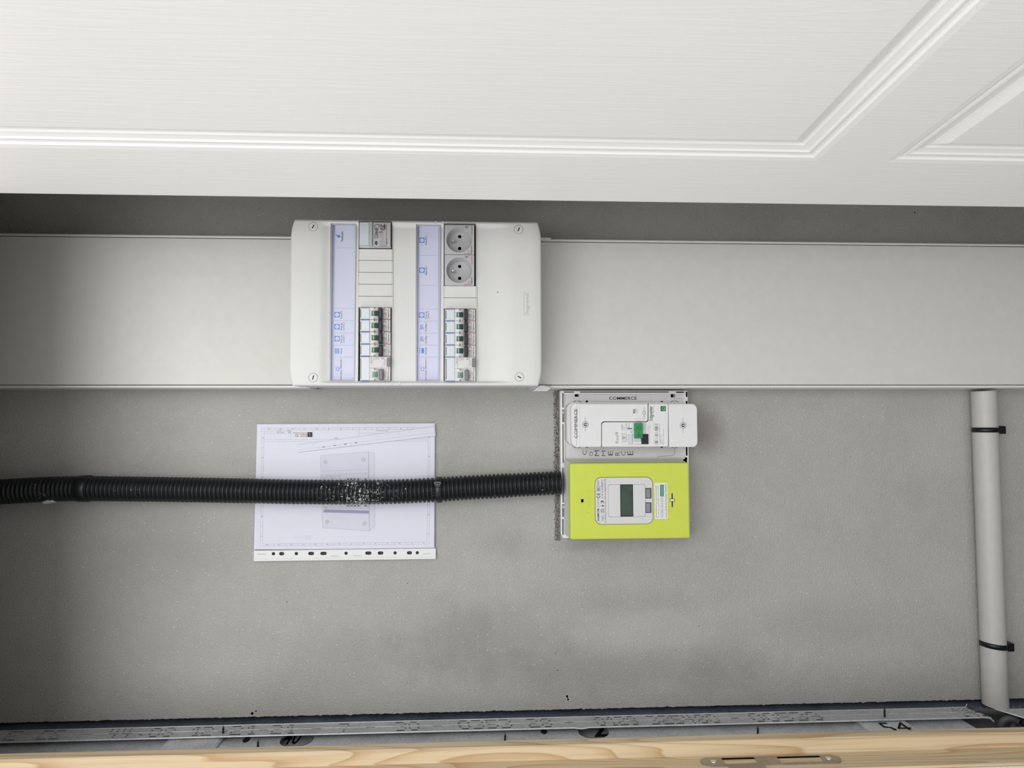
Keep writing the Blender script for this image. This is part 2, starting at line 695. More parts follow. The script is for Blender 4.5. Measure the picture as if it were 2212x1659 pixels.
        if parent is not None:
            ob.parent = parent
        else:
            ob.location = base
        return ob


def thing(name, label, cat, origin, group=None):
    o = bpy.data.objects.new(name, None)
    o.empty_display_size = 0.02
    COL.objects.link(o)
    o.location = W(*origin)
    o['_o'] = tuple(float(q) for q in origin)
    return tag(o, label, cat, group)


def tag(o, label, cat=None, group=None):
    o['label'] = label
    if cat:
        o['category'] = cat
    if group:
        o['group'] = group
    return o


def struct(o, label=None):
    o['kind'] = 'structure'
    if label:
        o['label'] = label
    return o


def copy_tree(o, parent=None, shift=None):
    c = o.copy()
    COL.objects.link(c)
    c.parent = parent
    if shift is not None:
        c.location = o.location + shift
    for ch in list(o.children):
        copy_tree(ch, c)
    return c

# ------------------------------------------------------------------ the setting
rnd = random.Random(7)
WEDGE = -494.5

# back wall: rendered, with a ragged left edge where the render stops
mb = MB()
pts = [(-1100, 430), (-1100, WEDGE)]
u = -1097.0
while u < 1400:
    pts.append((u, WEDGE + rnd.uniform(-0.5, 0.5) + (rnd.uniform(-1.4, 1.2) if rnd.random() < 0.12 else 0)))
    u += rnd.uniform(2.0, 5.0)
pts += [(1400, WEDGE), (1400, 430)]
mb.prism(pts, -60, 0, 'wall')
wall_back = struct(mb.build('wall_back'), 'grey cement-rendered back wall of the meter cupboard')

# crumbled render along the meter plate
mb = MB()
g0, g1 = at(1196, 843, 0), at(1209, 1168, 0)
nu, nv = 9, 130
vs, fs = [], []
for j in range(nv + 1):
    v = g0[1] + (g1[1] - g0[1]) * j / nv
    for i in range(nu + 1):
        k = i / nu
        edge = min(k * 3.5, 1.0)
        uu = g0[0] + (g1[0] - g0[0]) * k + (rnd.uniform(-2.6, 2.6) if i == 0 else rnd.uniform(-0.5, 0.5))
        hh = 0.15 + edge * rnd.uniform(0.0, 4.2) if 0 < j < nv else 0.1
        if i == 0:
            hh = 0.05
        vs.append((uu, v, hh))
for j in range(nv):
    for i in range(nu):
        a = j * (nu + 1) + i
        fs.append((a, a + nu + 1, a + nu + 2, a + 1))
mb.add(vs, fs, 'rubble')
mb.build('crumbled_render', wall_back)['label'] = 'rough broken render beside the meter plate'

# pinholes and scratches in the render
mb = MB()
for px, py, r in ((1225, 1504, 2.2), (1227, 1511, 1.8), (1226, 1507, 1.2), (545, 1541, 2.5), (553, 1536, 1.5), (1976, 459, 1.3), (1205, 1448, 1.2), (1200, 1412, 1.0),
                  (1510, 1352, 0.9), (1760, 1500, 0.9), (620, 1300, 0.9), (1460, 1405, 0.8), (880, 1260, 0.8)):
    a = at(px, py, 0.06)
    mb.flat([(a[0] + r * (0.7 + 0.5 * rnd.random()) * math.cos(q), a[1] + r * (0.6 + 0.5 * rnd.random()) * math.sin(q)) for q in [i * 0.785 for i in range(8)]], 0.06, 'void', False)
mb.build('render_pinholes', wall_back)['kind'] = 'stuff'

mb = MB()
mb.box(-1100, 1400, 430, 470, -60, 265, 'wall')
struct(mb.build('wall_right', None, (1400, 450, 100)), 'right side wall inside the cupboard')
mb = MB()
mb.box(-1140, -1100, -700, 1600, -60, 325, 'wall')
struct(mb.build('ceiling', None, (-1100, 0, 100)), 'ceiling of the meter cupboard')
mb = MB()
mb.box(1400, 1440, -1600, 1600, -60, 1700, 'dark_grey')
struct(mb.build('floor', None, (1400, 0, 600)), 'floor of the cupboard and room')

# partition the door hangs in: right of the opening, above it, and left of the jamb
mb = MB()
mb.box(-1100, 1400, 372, 1600, 262, 322, 'roomwall')
mb.box(-1100, -690, -486, 372, 262, 322, 'roomwall')
struct(mb.build('wall_front', None, (1400, 500, 300)), 'white partition around the cupboard door')
mb = MB()
mb.box(-1100, 1400, -1600, -449.2, 302.2, 329, 'board')
struct(mb.build('wall_left', None, (1400, -900, 300)), 'pale rough board edge outside the pine door jamb')

# left door jamb, pine: stop, shoulder and rebate
mb = MB()
mb.along([(-428, 265), (-428, 281), (-429.5, 283), (-445, 283), (-446, 284), (-446, 326), (-447, 327.5), (-449, 327.5), (-449, 302), (-466, 302), (-466, 265)], -690, 1400, 'wood')
jamb = struct(mb.build('trim_1', None, (1400, -440, 290), True), 'pine door jamb with a rebate and a metal strike plate')
# right jamb and head, behind the door leaf
mb = MB()
mb.along([(316, 265), (316, 283), (334, 283), (334, 325), (371, 325), (371, 265)], -690, 1400, 'wood')
struct(mb.build('trim_2', None, (1400, 340, 290), True), 'pine hinge-side door jamb behind the door')
mb = MB()
mb.box(-690, -643, -446, 334, 265, 283, 'wood')
mb.box(-690, -657, -446, 334, 283, 325, 'wood')
struct(mb.build('trim_3', None, (-680, 0, 290)), 'pine head of the door frame')

# strike plate let into the rebate (drawn in (u, d), lying on v = -446)
def lay(mbx, poly, v0, v1, mat, holes=()):
    """plate outline in (u, d) standing from v0 up to v1"""
    t = MB()
    t.prism([(a, -b) for a, b in poly], v0, v1, mat, 0.0, holes=[[(a, -b) for a, b in h] for h in holes])
    vs = [(p[0], p[2], -p[1]) for p in t.v]
    o = len(mbx.v)
    mbx.v += vs
    i = mbx.m(mat)
    for f in t.f:
        mbx.f.append(tuple(o + q for q in f))
        mbx.mi.append(i)
        mbx.sm.append(False)


sp = thing('strike_plate', 'brushed metal strike plate with two slots let into the pine jamb', 'strike plate', (385, -446, 304))
mb = MB()
outl = rr(293.5, 480.5, 292.5, 315.5, 11.4, 6)
h1 = [(324, 295), (368, 295), (368, 311), (324, 311)]
h2 = [(398, 295.5), (456, 295.5), (456, 311.5), (398, 311.5)]
lay(mb, outl, -446.1, -444.6, 'nickel', [h1, h2])
mb.build('plate', sp, None, True)
mb = MB()
mb.add([(326, -444.7, 312), (373, -444.7, 312), (373, -444.0, 330), (326, -444.0, 330), (329, -450, 342), (370, -450, 342),
        (326, -446, 312), (373, -446, 312), (373, -445.4, 330), (326, -445.4, 330), (329, -451.4, 342), (370, -451.4, 342)],
       [(0, 1, 2, 3), (3, 2, 5, 4), (6, 9, 8, 7), (9, 10, 11, 8), (0, 3, 9, 6), (3, 4, 10, 9), (1, 7, 8, 2), (2, 8, 11, 5), (4, 5, 11, 10), (0, 6, 7, 1)], 'nickel')
mb.build('latch_lip', sp, None, True)
for (a, b, c, e) in ((324, 368, 295, 311), (398, 456, 295.5, 311.5)):
    mb = MB()
    mb.add([(a, -445.95, c), (b, -445.95, c), (b, -445.95, e), (a, -445.95, e)], [(0, 1, 2, 3)], 'wood')
    mb.add([(a, -444.7, c), (b, -444.7, c), (b, -445.9, c + 2.0), (a, -445.9, c + 2.0)], [(0, 1, 2, 3)], 'void')
    mb.build('mortise', sp)
for uu in (311, 465):
    mb = MB()
    t = MB()
    t.cyl(uu, -303.5, 4.0, -444.9, -443.9, 'steel', 18, 0.6)
    o = len(mb.v)
    mb.v += [(p[0], p[2], -p[1]) for p in t.v]
    mb.m('steel')
    mb.f += t.f
    mb.mi += [0] * len(t.f)
    mb.sm += [True] * len(t.f)
    mb.build('plate_screw', sp, None, True)

# ------------------------------------------------------------------ door leaf, open towards the room
K = 0.08
S0, V0 = 325.0, 289.05


def dp(u, s, h=0.0):
    """point of the door face: s mm from the hinge edge, h proud of the face"""
    L = math.hypot(1, K)
    cx, cy = K / L, 1 / L          # along the leaf in (v, d)
    return (u, V0 + s * cx - h * cy, S0 + s * cy + h * cx)


door = bpy.data.objects.new('door_1', None)
COL.objects.link(door)
door['_o'] = (1390.0, V0, S0)
door.location = W(1390, V0, S0)
struct(door, 'white moulded wood-grain door standing open along the top of the photo')
UT, UB, SW = -652.0, 1390.0, 745.0
panels = [(-560.0, 395.0, 128.0, 617.0), (477.0, 1240.0, 128.0, 617.0)]
mb = MB()
outer = [(UT, 0), (UB, 0), (UB, SW), (UT, SW)]
loops = [[Vector((a, b, 0)) for a, b in outer]]
for a, b, c, e in panels:
    loops.append([Vector(q) for q in ((a, c, 0), (b, c, 0), (b, e, 0), (a, e, 0))])
flat = [q for l in loops for q in l]
tris = tessellate_polygon(loops)
tf = []
for t in tris:
    a, b, c = (flat[i] for i in t)
    s = (b.x - a.x) * (c.y - a.y) - (c.x - a.x) * (b.y - a.y)
    tf.append(tuple(t) if s > 0 else (t[0], t[2], t[1]))
mb.add([dp(q.x, q.y) for q in flat], tf, 'door')
# edges and back
TH = 40.0
ring0 = [dp(a, b, 0) for a, b in outer]
ring1 = [dp(a, b, -TH) for a, b in outer]
mb.add(ring0 + ring1, [(i, 4 + i, 4 + (i + 1) % 4, (i + 1) % 4) for i in range(4)] + [(7, 6, 5, 4)], 'door')
mb.build('leaf', door, None, True)
prof = [(0, 0), (3, -0.5), (7, -1.0), (9.5, -3.6), (12.5, -4.4), (15, -3.2), (17.5, -2.9), (20, -5.2), (25, -6.6), (28, -7.0), (30, -9.6), (32, -9.8), (45, -2.6), (46, -2.4)]
for a, b, c, e in panels:
    mb = MB()
    vs = []
    for t_, h in prof:
        h *= 0.7
        vs += [dp(a + t_, c + t_, h), dp(b - t_, c + t_, h), dp(b - t_, e - t_, h), dp(a + t_, e - t_, h)]
    fs = []
    for k in range(len(prof) - 1):
        for i in range(4):
            j = (i + 1) % 4
            fs.append((k * 4 + i, k * 4 + j, (k + 1) * 4 + j, (k + 1) * 4 + i))
    n = (len(prof) - 1) * 4
    fs.append((n, n + 1, n + 2, n + 3))
    mb.add(vs, fs, 'door')
    mb.build('moulded_panel', door)

# ------------------------------------------------------------------ metal studwork left of the wall
VF = -496.0   # face of the studs
ST = thing('wall_stud', 'knurled galvanised steel stud with printed numbers along the wall edge', 'metal stud', (845, VF - 20, 50))
mb = MB()
mb.along([(VF - 3, -14), (VF - 3, 26), (VF - 4.2, 27), (VF - 4.2, -14)], -1100, 1400, 'zinc_shaded')
mb.build('rear_strip', ST, None, True)['label'] = 'steel strip at the wall with deep blue-grey shade in its colour'
mb = MB()
u = -1000.0
while u < 1200:
    mb.add([(u, VF - 2.9, 24.5), (u + 5, VF - 2.9, 24.5), (u + 5, VF - 2.9, 25.7), (u, VF - 2.9, 25.7)], [(0, 1, 2, 3)], 'zinc_edge')
    u += 12.0
mb.build('punched_notches', ST)['kind'] = 'stuff'
mb = MB()
mb.add([(-1100, VF, 28), (846, VF, 28), (862, VF - 1, 70), (-1100, VF, 70),
        (-1100, VF - 0.8, 28), (846, VF - 0.8, 28), (862, VF - 1.8, 70), (-1100, VF - 0.8, 70)],
       [(0, 1, 2, 3), (4, 7, 6, 5), (0, 4, 5, 1), (1, 5, 6, 2), (2, 6, 7, 3), (3, 7, 4, 0)], 'zinc_dots')
mb.build('flange', ST, None, True)
mb = MB()
mb.tube([(-1100, VF - 0.4, 70), (-100, VF - 0.4, 70), (160, VF - 0.4, 70), (172, VF - 1.6, 71.5), (186, VF - 0.4, 70), (848, VF - 0.4, 70), (858, VF - 1.5, 71.5), (863, VF - 6, 73)], 1.15, 'zinc_edge', 8)
mb.build('rolled_edge', ST)
mb = MB()
mb.tube([(-1100, VF + 0.1, 28.3), (800, VF + 0.1, 28.3), (846, VF + 0.4, 28.3), (850, VF + 5, 27)], 0.6, 'zinc_edge', 6)
mb.build('rolled_rib', ST)
mb = MB()
mb.tube([(-1100, VF + 0.05, 48), (846, VF + 0.05, 48)], 0.38, 'zinc_edge', 6)
mb.build('rolled_rib', ST)
# ink-jet dot-matrix numbers on the flange
G5 = {'0': ('01110', '10001', '10001', '10001', '01110'), '1': ('00110', '01010', '00010', '00010', '00111'),
      '2': ('11110', '00001', '01110', '10000', '11111'), '3': ('11110', '00001', '00110', '00001', '11110'),
      '4': ('10010', '10010', '11111', '00010', '00010'), '5': ('11111', '10000', '11110', '00001', '11110'),
      '7': ('11111', '00001', '00010', '00100', '00100'), '8': ('01110', '10001', '01110', '10001', '01110'),
      '9': ('01110', '10001', '01111', '00001', '01110'), 'C': ('11111', '10000', '10000', '10000', '11111'),
      'E': ('11111', '10000', '11110', '10000', '11111'), '-': ('00000', '00000', '11111', '00000', '00000'),
      '.': ('00000', '00000', '00000', '01100', '00000')}
mb = MB()
for s, xa, xb in (('E', 12, 46), ('CE', 84, 139), ('-', 176, 202), ('44', 233, 288), ('.', 300, 320), ('08', 322, 380), ('12', 408, 463), ('-', 468, 494),
                  ('21', 497, 556), ('-', 558, 583), ('21', 585, 640), ('-', 671, 697), ('7', 730, 757), ('-', 788, 813), ('30', 853, 908),
                  ('-', 932, 958), ('0353', 988, 1108), ('28', 1138, 1194), ('-', 1217, 1241), ('0129', 1285, 1378), ('325480', 1400, 1553),
                  ('-', 1576, 1598), ('00539', 1619, 1775), ('1', 2062, 2082), ('45', 2085, 2125)):
    ua, ub = at(xa, 1575, 48)[0], at(xb, 1575, 48)[0]
    cw = (ub - ua) / len(s)
    for i, ch in enumerate(s):
        for r in range(5):
            c = 0
            while c < 5:
                if G5[ch][r][c] == '1':
                    e = c
                    while e < 5 and G5[ch][r][e] == '1':
                        e += 1
                    u0 = ua + cw * (i + 0.08 + 0.84 * c / 5)
                    u1 = ua + cw * (i + 0.08 + 0.84 * e / 5) - 0.6
                    dd = 32.5 + r * 7.4
                    lean = 2.2 - r * 1.1
                    mb.add([(u0 - lean, VF + 0.12, dd), (u1 - lean, VF + 0.12, dd), (u1 - lean, VF + 0.12, dd + 2.1), (u0 - lean, VF + 0.12, dd + 2.1)], [(3, 2, 1, 0)], 'ink')
                    c = e
                else:
                    c += 1
mb.build('printed_numbers', ST)
# lower continuation beyond the gap where the pipe's cable comes out
ST2 = thing('stud_offcut', 'short torn end of galvanised stud below the grey pipe', 'metal stud', (1100, VF - 10, 50))
mb = MB()
mb.add([(893, VF - 1, 36), (1400, VF - 1, 36), (1400, VF - 1, 76), (916, VF - 1, 76), (893, VF - 2, 36), (1400, VF - 2, 36), (1400, VF - 2, 76), (916, VF - 2, 76)],
       [(0, 1, 2, 3), (4, 7, 6, 5), (0, 4, 5, 1), (1, 5, 6, 2), (2, 6, 7, 3), (3, 7, 4, 0)], 'zinc')
mb.build('flange', ST2, None, True)
mb = MB()
mb.tube([(893, VF - 1.2, 36), (916, VF - 1.2, 76), (1400, VF - 1.2, 76)], 1.0, 'zinc_edge', 8)
mb.tube([(893, VF - 1.0, 40), (1400, VF - 1.0, 40)], 0.6, 'zinc_edge', 6)
mb.build('rolled_edge', ST2)

# web of the partition behind, with its oblong cable holes
VW = -505.0


def hole_at(px0, px1, py0, py1):
    out = []
    for px in (px0, px1):
        pass
    r = _F * FPX + _R * ((px0 + px1) / 2 - 1106.0) - _U * (py1 - 829.5)
    t = VW / r.y
    d1 = CAM_D + r.z * t
    r0 = _F * FPX + _R * (px0 - 1106.0) - _U * (py1 - 8 - 829.5)
    r1 = _F * FPX + _R * (px1 - 1106.0) - _U * (py1 - 8 - 829.5)
    ua = r0.x * VW / r0.y
    ub = r1.x * VW / r1.y
    return ua, ub, d1 - 46, d1


ho = [hole_at(604, 672, 1580, 1612), hole_at(1252, 1316, 1560, 1594)]
WB = thing('partition_web', 'smooth galvanised sheet with oblong cable holes behind the studs', 'metal sheet', (830, VW - 20, 100))
mb = MB()
lay(mb, [(-1100, 10), (820, 10), (820, 262), (-1100, 262)], VW - 1.0, VW, 'zinc', [rr(a, b, c, e, 20, 6) for a, b, c, e in ho])
mb.build('sheet', WB, None, True)
mb = MB()
for a, b, c, e in ho:
    t = MB()
    t.prism(rr(a - 0.6, b + 0.6, c - 0.6, e + 0.6, 20.6, 6), VW - 0.2, VW + 0.35, 'ink', 0, [rr(a, b, c, e, 20, 6)])
    o = len(mb.v)
    mb.v += [(p[0], p[2], p[1]) for p in t.v]
    mb.m('ink')
    mb.f += [tuple(o + q for q in reversed(f)) for f in t.f]
    mb.mi += [0] * len(t.f)
    mb.sm += [False] * len(t.f)
mb.build('hole_rim', WB)
# board behind the holes with its stencilled figures
BB = thing('stencilled_board', 'grey board with stencilled figures seen through the oblong holes', 'board', (0, -545, 80))
mb = MB()
mb.box(-1100, 820, -560, -516, -140, 262, 'zinc')
mb.build('board', BB)
mb = MB()


def lie_text(mbx, s, u0, u1, d0, d1, v, mat, bold=0.0):
    vs, fs, a0, a1, b0, b1 = text_geo(s, bold)
    out = []
    for x, y in vs:
        p = (x - a0) / (a1 - a0)
        q = (y - b0) / (b1 - b0)
        out.append((u0 + (u1 - u0) * p, v, d1 + (d0 - d1) * q))
    mbx.add(out, [tuple(f) for f in fs], mat)


def behind(px, py, v):
    r = _F * FPX + _R * (px - 1106.0) - _U * (py - 829.5)
    t = v / r.y
    return r.x * t, CAM_D + r.z * t


a, b = behind(606, 1609, -515.6), behind(652, 1590, -515.6)
lie_text(mb, '40', a[0], b[0], b[1] - 25, a[1], -515.6, 'ink', 0.01)
a, b = behind(1284, 1592, -515.6), behind(1312, 1572, -515.6)
lie_text(mb, '2', a[0], b[0], b[1] - 30, a[1], -515.6, 'ink', 0.01)
mb.build('stencilled_figures', BB)

# short cross pieces of track between the stud and the jamb
def noggin(name, label, pxc, pyc, wid, origin_d, txt=None):
    c = behind(pxc, pyc, -499.5)[0]
    t_ = thing(name, label, 'metal track', (c, -504.5, 150), 'cross tracks of the stud wall')
    q = MB()
    pf = [(c - wid, -504.5), (c - wid, -501), (c - wid + 6, -499.5), (c - 2, -499.5), (c, -500.3), (c + 2, -499.5), (c + wid - 6, -499.5), (c + wid, -501), (c + wid, -504.5)]
    vs = [(a, b, 44) for a, b in pf] + [(a, b, 262) for a, b in pf]
    n = len(pf)
    q.add(vs, [(i, i + 1, n + i + 1, n + i) for i in range(n - 1)] + [tuple(range(n)), tuple(reversed(range(n, 2 * n))), (0, n, 2 * n - 1, n - 1)], 'zinc')
    q.build('channel', t_, None, True)
    for s in (-1, 1):
        q = MB()
        q.tube([(c + s * (wid - 3), -499.9, 60), (c + s * (wid - 3), -499.9, 262)], 0.7, 'zinc_edge', 6)
        q.build('fold_edge', t_)
    if txt:
        q = MB()
        lie_text(q, txt, c - wid * 0.35, c + wid * 0.8, 72, 110, -499.3, 'ink')
        q.build('printed_figures', t_)
    return t_


noggin('cross_track', 'plain grey steel cross track meeting the stud at the left', 425, 1592, 42, 0)
noggin('cross_track', 'pale steel cross track printed with 54 near the grey pipe', 1915, 1565, 40, 0, '54')

# drywall screw points sticking through, and black screw heads
def point_screw(px, py0, py1, v0, label):
    c = behind(px, py1, v0)
    L = abs(at(px, py0, c[1])[1] - at(px, py1, c[1])[1])
    t_ = thing('drywall_screw', label, 'screw', (c[0], v0, c[1]), 'screw points in the stud wall')
    q = MB()
    n = 12
    path, rad = [], []
    for i in range(n):
        path.append((c[0] + 0.3 * i / n, v0 + L * 0.72 * i / n, c[1]))
        rad.append(1.9 if i % 2 else 1.3)
    q.tube(path, rad, 'black', 8)
    q.build('thread', t_)
    q = MB()
    q.tube([path[-1], (c[0] + 0.3, v0 + L, c[1])], [1.5, 0.15], 'black', 8)
    q.build('tip', t_)


point_screw(482, 1567, 1584, VF, 'black screw point over the stud numbers above the left cross track')
point_screw(557, 1598, 1616, VW, 'black screw point left of the oblong hole showing 40')
point_screw(1091, 1583, 1600, VW, 'black screw point near the middle of the pine jamb')
point_screw(1637, 1568, 1586, VW, 'black screw point above the strike plate')
point_screw(1911, 1527, 1549, VF, 'black screw point above the cross track printed 54')
for px, py, lb in ((532, 1599, 'black screw head in the sheet just right of the left cross track'), (1175, 1581, 'black screw head in the sheet left of the hole showing 2')):
    c = behind(px, py, VW)
    t_ = thing('screw_head', lb, 'screw', (c[0], VW, c[1]), 'black screw heads')
    q = MB()
    lay(q, circ(c[0], c[1], 5.0, 16, 9.0), VW + 0.1, VW + 1.2, 'black')
    q.build('head', t_, None, True)
    q = MB()
    for i in range(2):
        a = (c[0] - 2.6 + i * 2.6, c[0] + 2.6 - i * 2.6) if i == 0 else (c[0] - 0.6, c[0] + 0.6)
        b = (c[1] - 0.8, c[1] + 0.8) if i == 0 else (c[1] - 4.5, c[1] + 4.5)
        lay(q, [(a[0], b[0]), (a[1], b[0]), (a[1], b[1]), (a[0], b[1])], VW + 1.15, VW + 1.35, 'btn_dark')
    q.build('cross_slot', t_, None, True)
M['cavity'] = plastic('cavity_board_grey', (128, 129, 131), 0.85, 0.06)
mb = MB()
mb.box(-1100, 1400, -600, -400, -160, -141, 'dark_grey')
mb.box(-1100, 1400, -600, -580, -141, 262, 'dark_grey')
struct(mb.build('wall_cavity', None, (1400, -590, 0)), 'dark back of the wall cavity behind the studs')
# dark cavity behind the gap at the bottom end
mb = MB()
mb.box(820.5, 1400, -570, -536, -110, 262, 'cavity')
tag(mb.build('cavity_board', None, (1100, -550, 100)), 'dark grey board behind the cable loop', 'board')

# ------------------------------------------------------------------ trunking
T0, T1 = 54.6, 307.4
BU0, BU1 = -279.3, 102.0      # distribution board in u


def trunking(name, label, u0, u1, origin_u):
    t_ = thing(name, label, 'cable trunking', (origin_u, (T0 + T1) / 2, 0), 'lengths of cable trunking')
    q = MB()
    q.along([(T0, 0.4), (T0, 57), (T0 + 1.2, 60), (T0 + 3.4, 60.4), (T0 + 4.6, 59.6), (T0 + 4.6, 52), (T0 + 3.2, 52), (T0 + 3.2, 3),
             (T1 - 3.2, 3), (T1 - 3.2, 52), (T1 - 4.6, 52), (T1 - 4.6, 59.6), (T1 - 3.4, 60.4), (T1 - 1.2, 60), (T1, 57), (T1, 0.4)], u0, u1, 'trunk_lip')
    q.build('base_channel', t_, None, True)
    q = MB()
    q.along([(T0 + 5.7, 54), (T0 + 5.7, 59.6), (T0 + 6.8, 60.8), (T1 - 6.8, 60.8), (T1 - 5.7, 59.6), (T1 - 5.7, 54), (T1 - 7.5, 54), (T1 - 7.5, 59), (T0 + 7.5, 59), (T0 + 7.5, 54)], u0, u1, 'trunk')
    q.build('cover', t_, None, True)
    return t_


trunking('cable_trunking', 'pale grey cable trunking left of the distribution board, darkening towards the corner', -1090, BU0 + 8, BU0)
tr2 = trunking('cable_trunking', 'pale grey cable trunking right of the distribution board, above the meter', BU1 - 8, 1390, 1390)
for pts_ in ([(1163, 520), (1190, 517), (1191, 513), (1168, 512)], [(1151, 845), (1158, 838), (1166, 832), (1177, 832), (1189, 836), (1190, 839), (1182, 845)]):
    q = MB()
    q.ppoly(pts_, 58, 66, 'trunk_lip', 1.2)
    q.build('joint_clip', tr2)

# ------------------------------------------------------------------ distribution board
DB0, DB1 = 54.0, 307.2
FR = 160.0
board = thing('distribution_board', 'white two-column electrical distribution board cover with label strips', 'fuse box', (BU1, (DB0 + DB1) / 2, 0))
mb = MB()
mb.prism(rr(BU0 + 3, BU1 - 3, DB0 + 1.5, DB1 - 1.5, 3), 60.9, 112, 'trunk_lip')
mb.prism(rr(BU0 + 10, BU1 - 10, T0 + 6, T1 - 6, 3), 0.5, 51, 'trunk_lip')
mb.build('enclosure', board)

hold = [(713.5, 484, 768, 823), (898.5, 486, 951, 823)]        # label holders
wins = [(774.5, 478.5, 846.5, 823), (958.5, 484.5, 1027.5, 823)]  # module openings
HR = [rect(*h, 155.5) for h in hold]
WR = [rect(*h, 155.5) for h in wins]
cuts = HR + WR
LU = [BU0, BU0 + 1.2, BU0 + 3, BU0 + 17, BU1 - 17, BU1 - 3, BU1 - 1.2, BU1]
LV = [DB0, DB0 + 1.2, DB0 + 3, DB1 - 3, DB1 - 1.2, DB1]
ra, rb = at(690, 600, 157)[0], at(716, 600, 157)[0]
rc, re = at(1050, 600, 157)[0], at(1112, 600, 157)[0]
for c in cuts:
    LU += [c[0], c[1]]
    LV += [c[2], c[3]]
LU += [ra + (rb - ra) * i / 5 for i in range(6)] + [rc + (re - rc) * i / 7 for i in range(8)]
LV += [DB0 + 3 + i * 0.9 for i in range(6)] + [DB1 - 3 - i * 1.0 for i in range(8)] + [DB0 + 10 * i for i in range(1, 25)]


def uniq(l):
    l = sorted(l)
    o = [l[0]]
    for x in l[1:]:
        if x - o[-1] > 0.05:
            o.append(x)
    return o


LU, LV = uniq(LU), uniq(LV)


def sm(a, b, x):
    t = max(0.0, min(1.0, (x - a) / (b - a)))
    return t * t * (3 - 2 * t)


def cover_h(u, v):
    rec = 4.5 * sm(ra, rb, u) * (1 - sm(rc, re, u)) * sm(DB0 + 3.2, DB0 + 7.2, v) * (1 - sm(DB1 - 10, DB1 - 3.2, v))
    e = min(u - BU0, BU1 - u, v - DB0, DB1 - v)
    edge = 0.0
    if e < 3:
        k = 1 - e / 3.0
        edge = 2.2 * k * k
    return FR - rec - edge


def cover_u(u, v):
    s = max(0.0, (abs(v - (DB0 + DB1) / 2) - 98) / 28.6)
    sh = 5.6 * s ** 2.2
    if u < BU0 + 17:
        return u + sh * (1 - (u - BU0) / 17.0)
    if u > BU1 - 17:
        return u - sh * (1 - (BU1 - u) / 17.0)
    return u


mb = MB()
nu, nv = len(LU), len(LV)
vs = [(cover_u(u, v), v, cover_h(u, v)) for v in LV for u in LU]
fs = []
for j in range(nv - 1):
    for i in range(nu - 1):
        cu, cv = (LU[i] + LU[i + 1]) / 2, (LV[j] + LV[j + 1]) / 2
        if any(c[0] < cu < c[1] and c[2] < cv < c[3] for c in cuts):
            continue
        a = j * nu + i
        fs.append((a, a + 1, a + nu + 1, a + nu))
mb.add(vs, fs, 'cover', True)
# skirt
per = [(i, 0) for i in range(nu)] + [(nu - 1, j) for j in range(1, nv)] + [(i, nv - 1) for i in range(nu - 2, -1, -1)] + [(0, j) for j in range(nv - 2, 0, -1)]
top = [vs[j * nu + i] for i, j in per]
bot = [(p[0], p[1], 112.0) for p in top]
n = len(per)
mb.add(top + bot, [(i, n + i, n + (i + 1) % n, (i + 1) % n) for i in range(n)], 'cover')
# returns of the openings
for c in cuts:
    for (p, q_) in (((c[0], c[2]), (c[0], c[3])), ((c[1], c[2]), (c[1], c[3])), ((c[0], c[2]), (c[1], c[2])), ((c[0], c[3]), (c[1], c[3]))):
        mb.add([(p[0], p[1], cover_h(*p)), (q_[0], q_[1], cover_h(*q_)), (q_[0], q_[1], 148), (p[0], p[1], 148)], [(0, 1, 2, 3)], 'cover')
mb.build('front_cover', board)
mb = MB()
for c in WR:
    mb.box(c[0] - 4, c[1] + 4, c[2] - 2, c[3] + 2, 126, 129, 'void')
mb.build('module_rail', board)

# cover screws
for px, py, ang in ((676.5, 489.5, 62), (1120.5, 495.5, 64), (676.5, 815.5, 76), (1122, 814.5, -30)):
    c = at(px, py, FR)
    q = MB()
    q.ring(c[0], c[1], 6.5, 7.0, FR - 0.5, FR + 0.1, 'ink_grey', 36)
    q.cyl(c[0], c[1], 6.5, FR - 0.5, FR + 0.35, 'cover', 32, 0.3)
    s = q.build('cover_screw', board)
    q = MB()
    a = math.radians(ang)
    e, f_ = Vector((math.cos(a), math.sin(a))) * 3.2, Vector((-math.sin(a), math.cos(a))) * 0.75
    c = Vector(c)
    q.prism([tuple(c - e - f_), tuple(c + e - f_), tuple(c + e + f_), tuple(c - e + f_)], FR + 0.2, FR + 0.42, 'ink')
    q.build('slot', s)
for px, py in ((941, 481.3), (957, 481.3), (847.5, 828.3), (863, 828.3)):
    c = at(px, py, 158)
    q = MB()
    hh = cover_h(*c)
    q.ring(c[0], c[1], 1.25, 1.95, hh - 0.5, hh + 0.35, 'ink_pale', 16)
    q.cyl(c[0], c[1], 1.25, hh - 0.5, hh + 0.2, 'cover', 14)
    q.build('sealing_eye', board)
# embossed name: flat letters, relief shading put into a darker colour
q = MB()
M['emboss_shade'] = plastic('embossed_edge_shade', (168, 168, 165), 0.5, 0.01)
q.text('legrand', 1134.5, 634, 1144.5, 677, FR + 0.12, 'up', 'emboss_shade')
q.line([(1145.5, 680.3), (1132, 680.3), (1132, 630)], FR + 0.12, 0.5, 'emboss_shade')
q.line([(1132, 630), (1135, 630)], FR + 0.12, 0.4, 'emboss_shade')
for yy in (629.8,):
    q.line([(1138, yy), (1141, yy)], FR + 0.12, 0.4, 'emboss_shade')
    q.line([(1143, yy), (1145.5, yy)], FR + 0.12, 0.4, 'emboss_shade')
c = at(1075, 631, FR)
q.flat(circ(c[0], c[1], 0.8, 8), FR + 0.1, 'ink', False)
q.build('embossed_name', board)

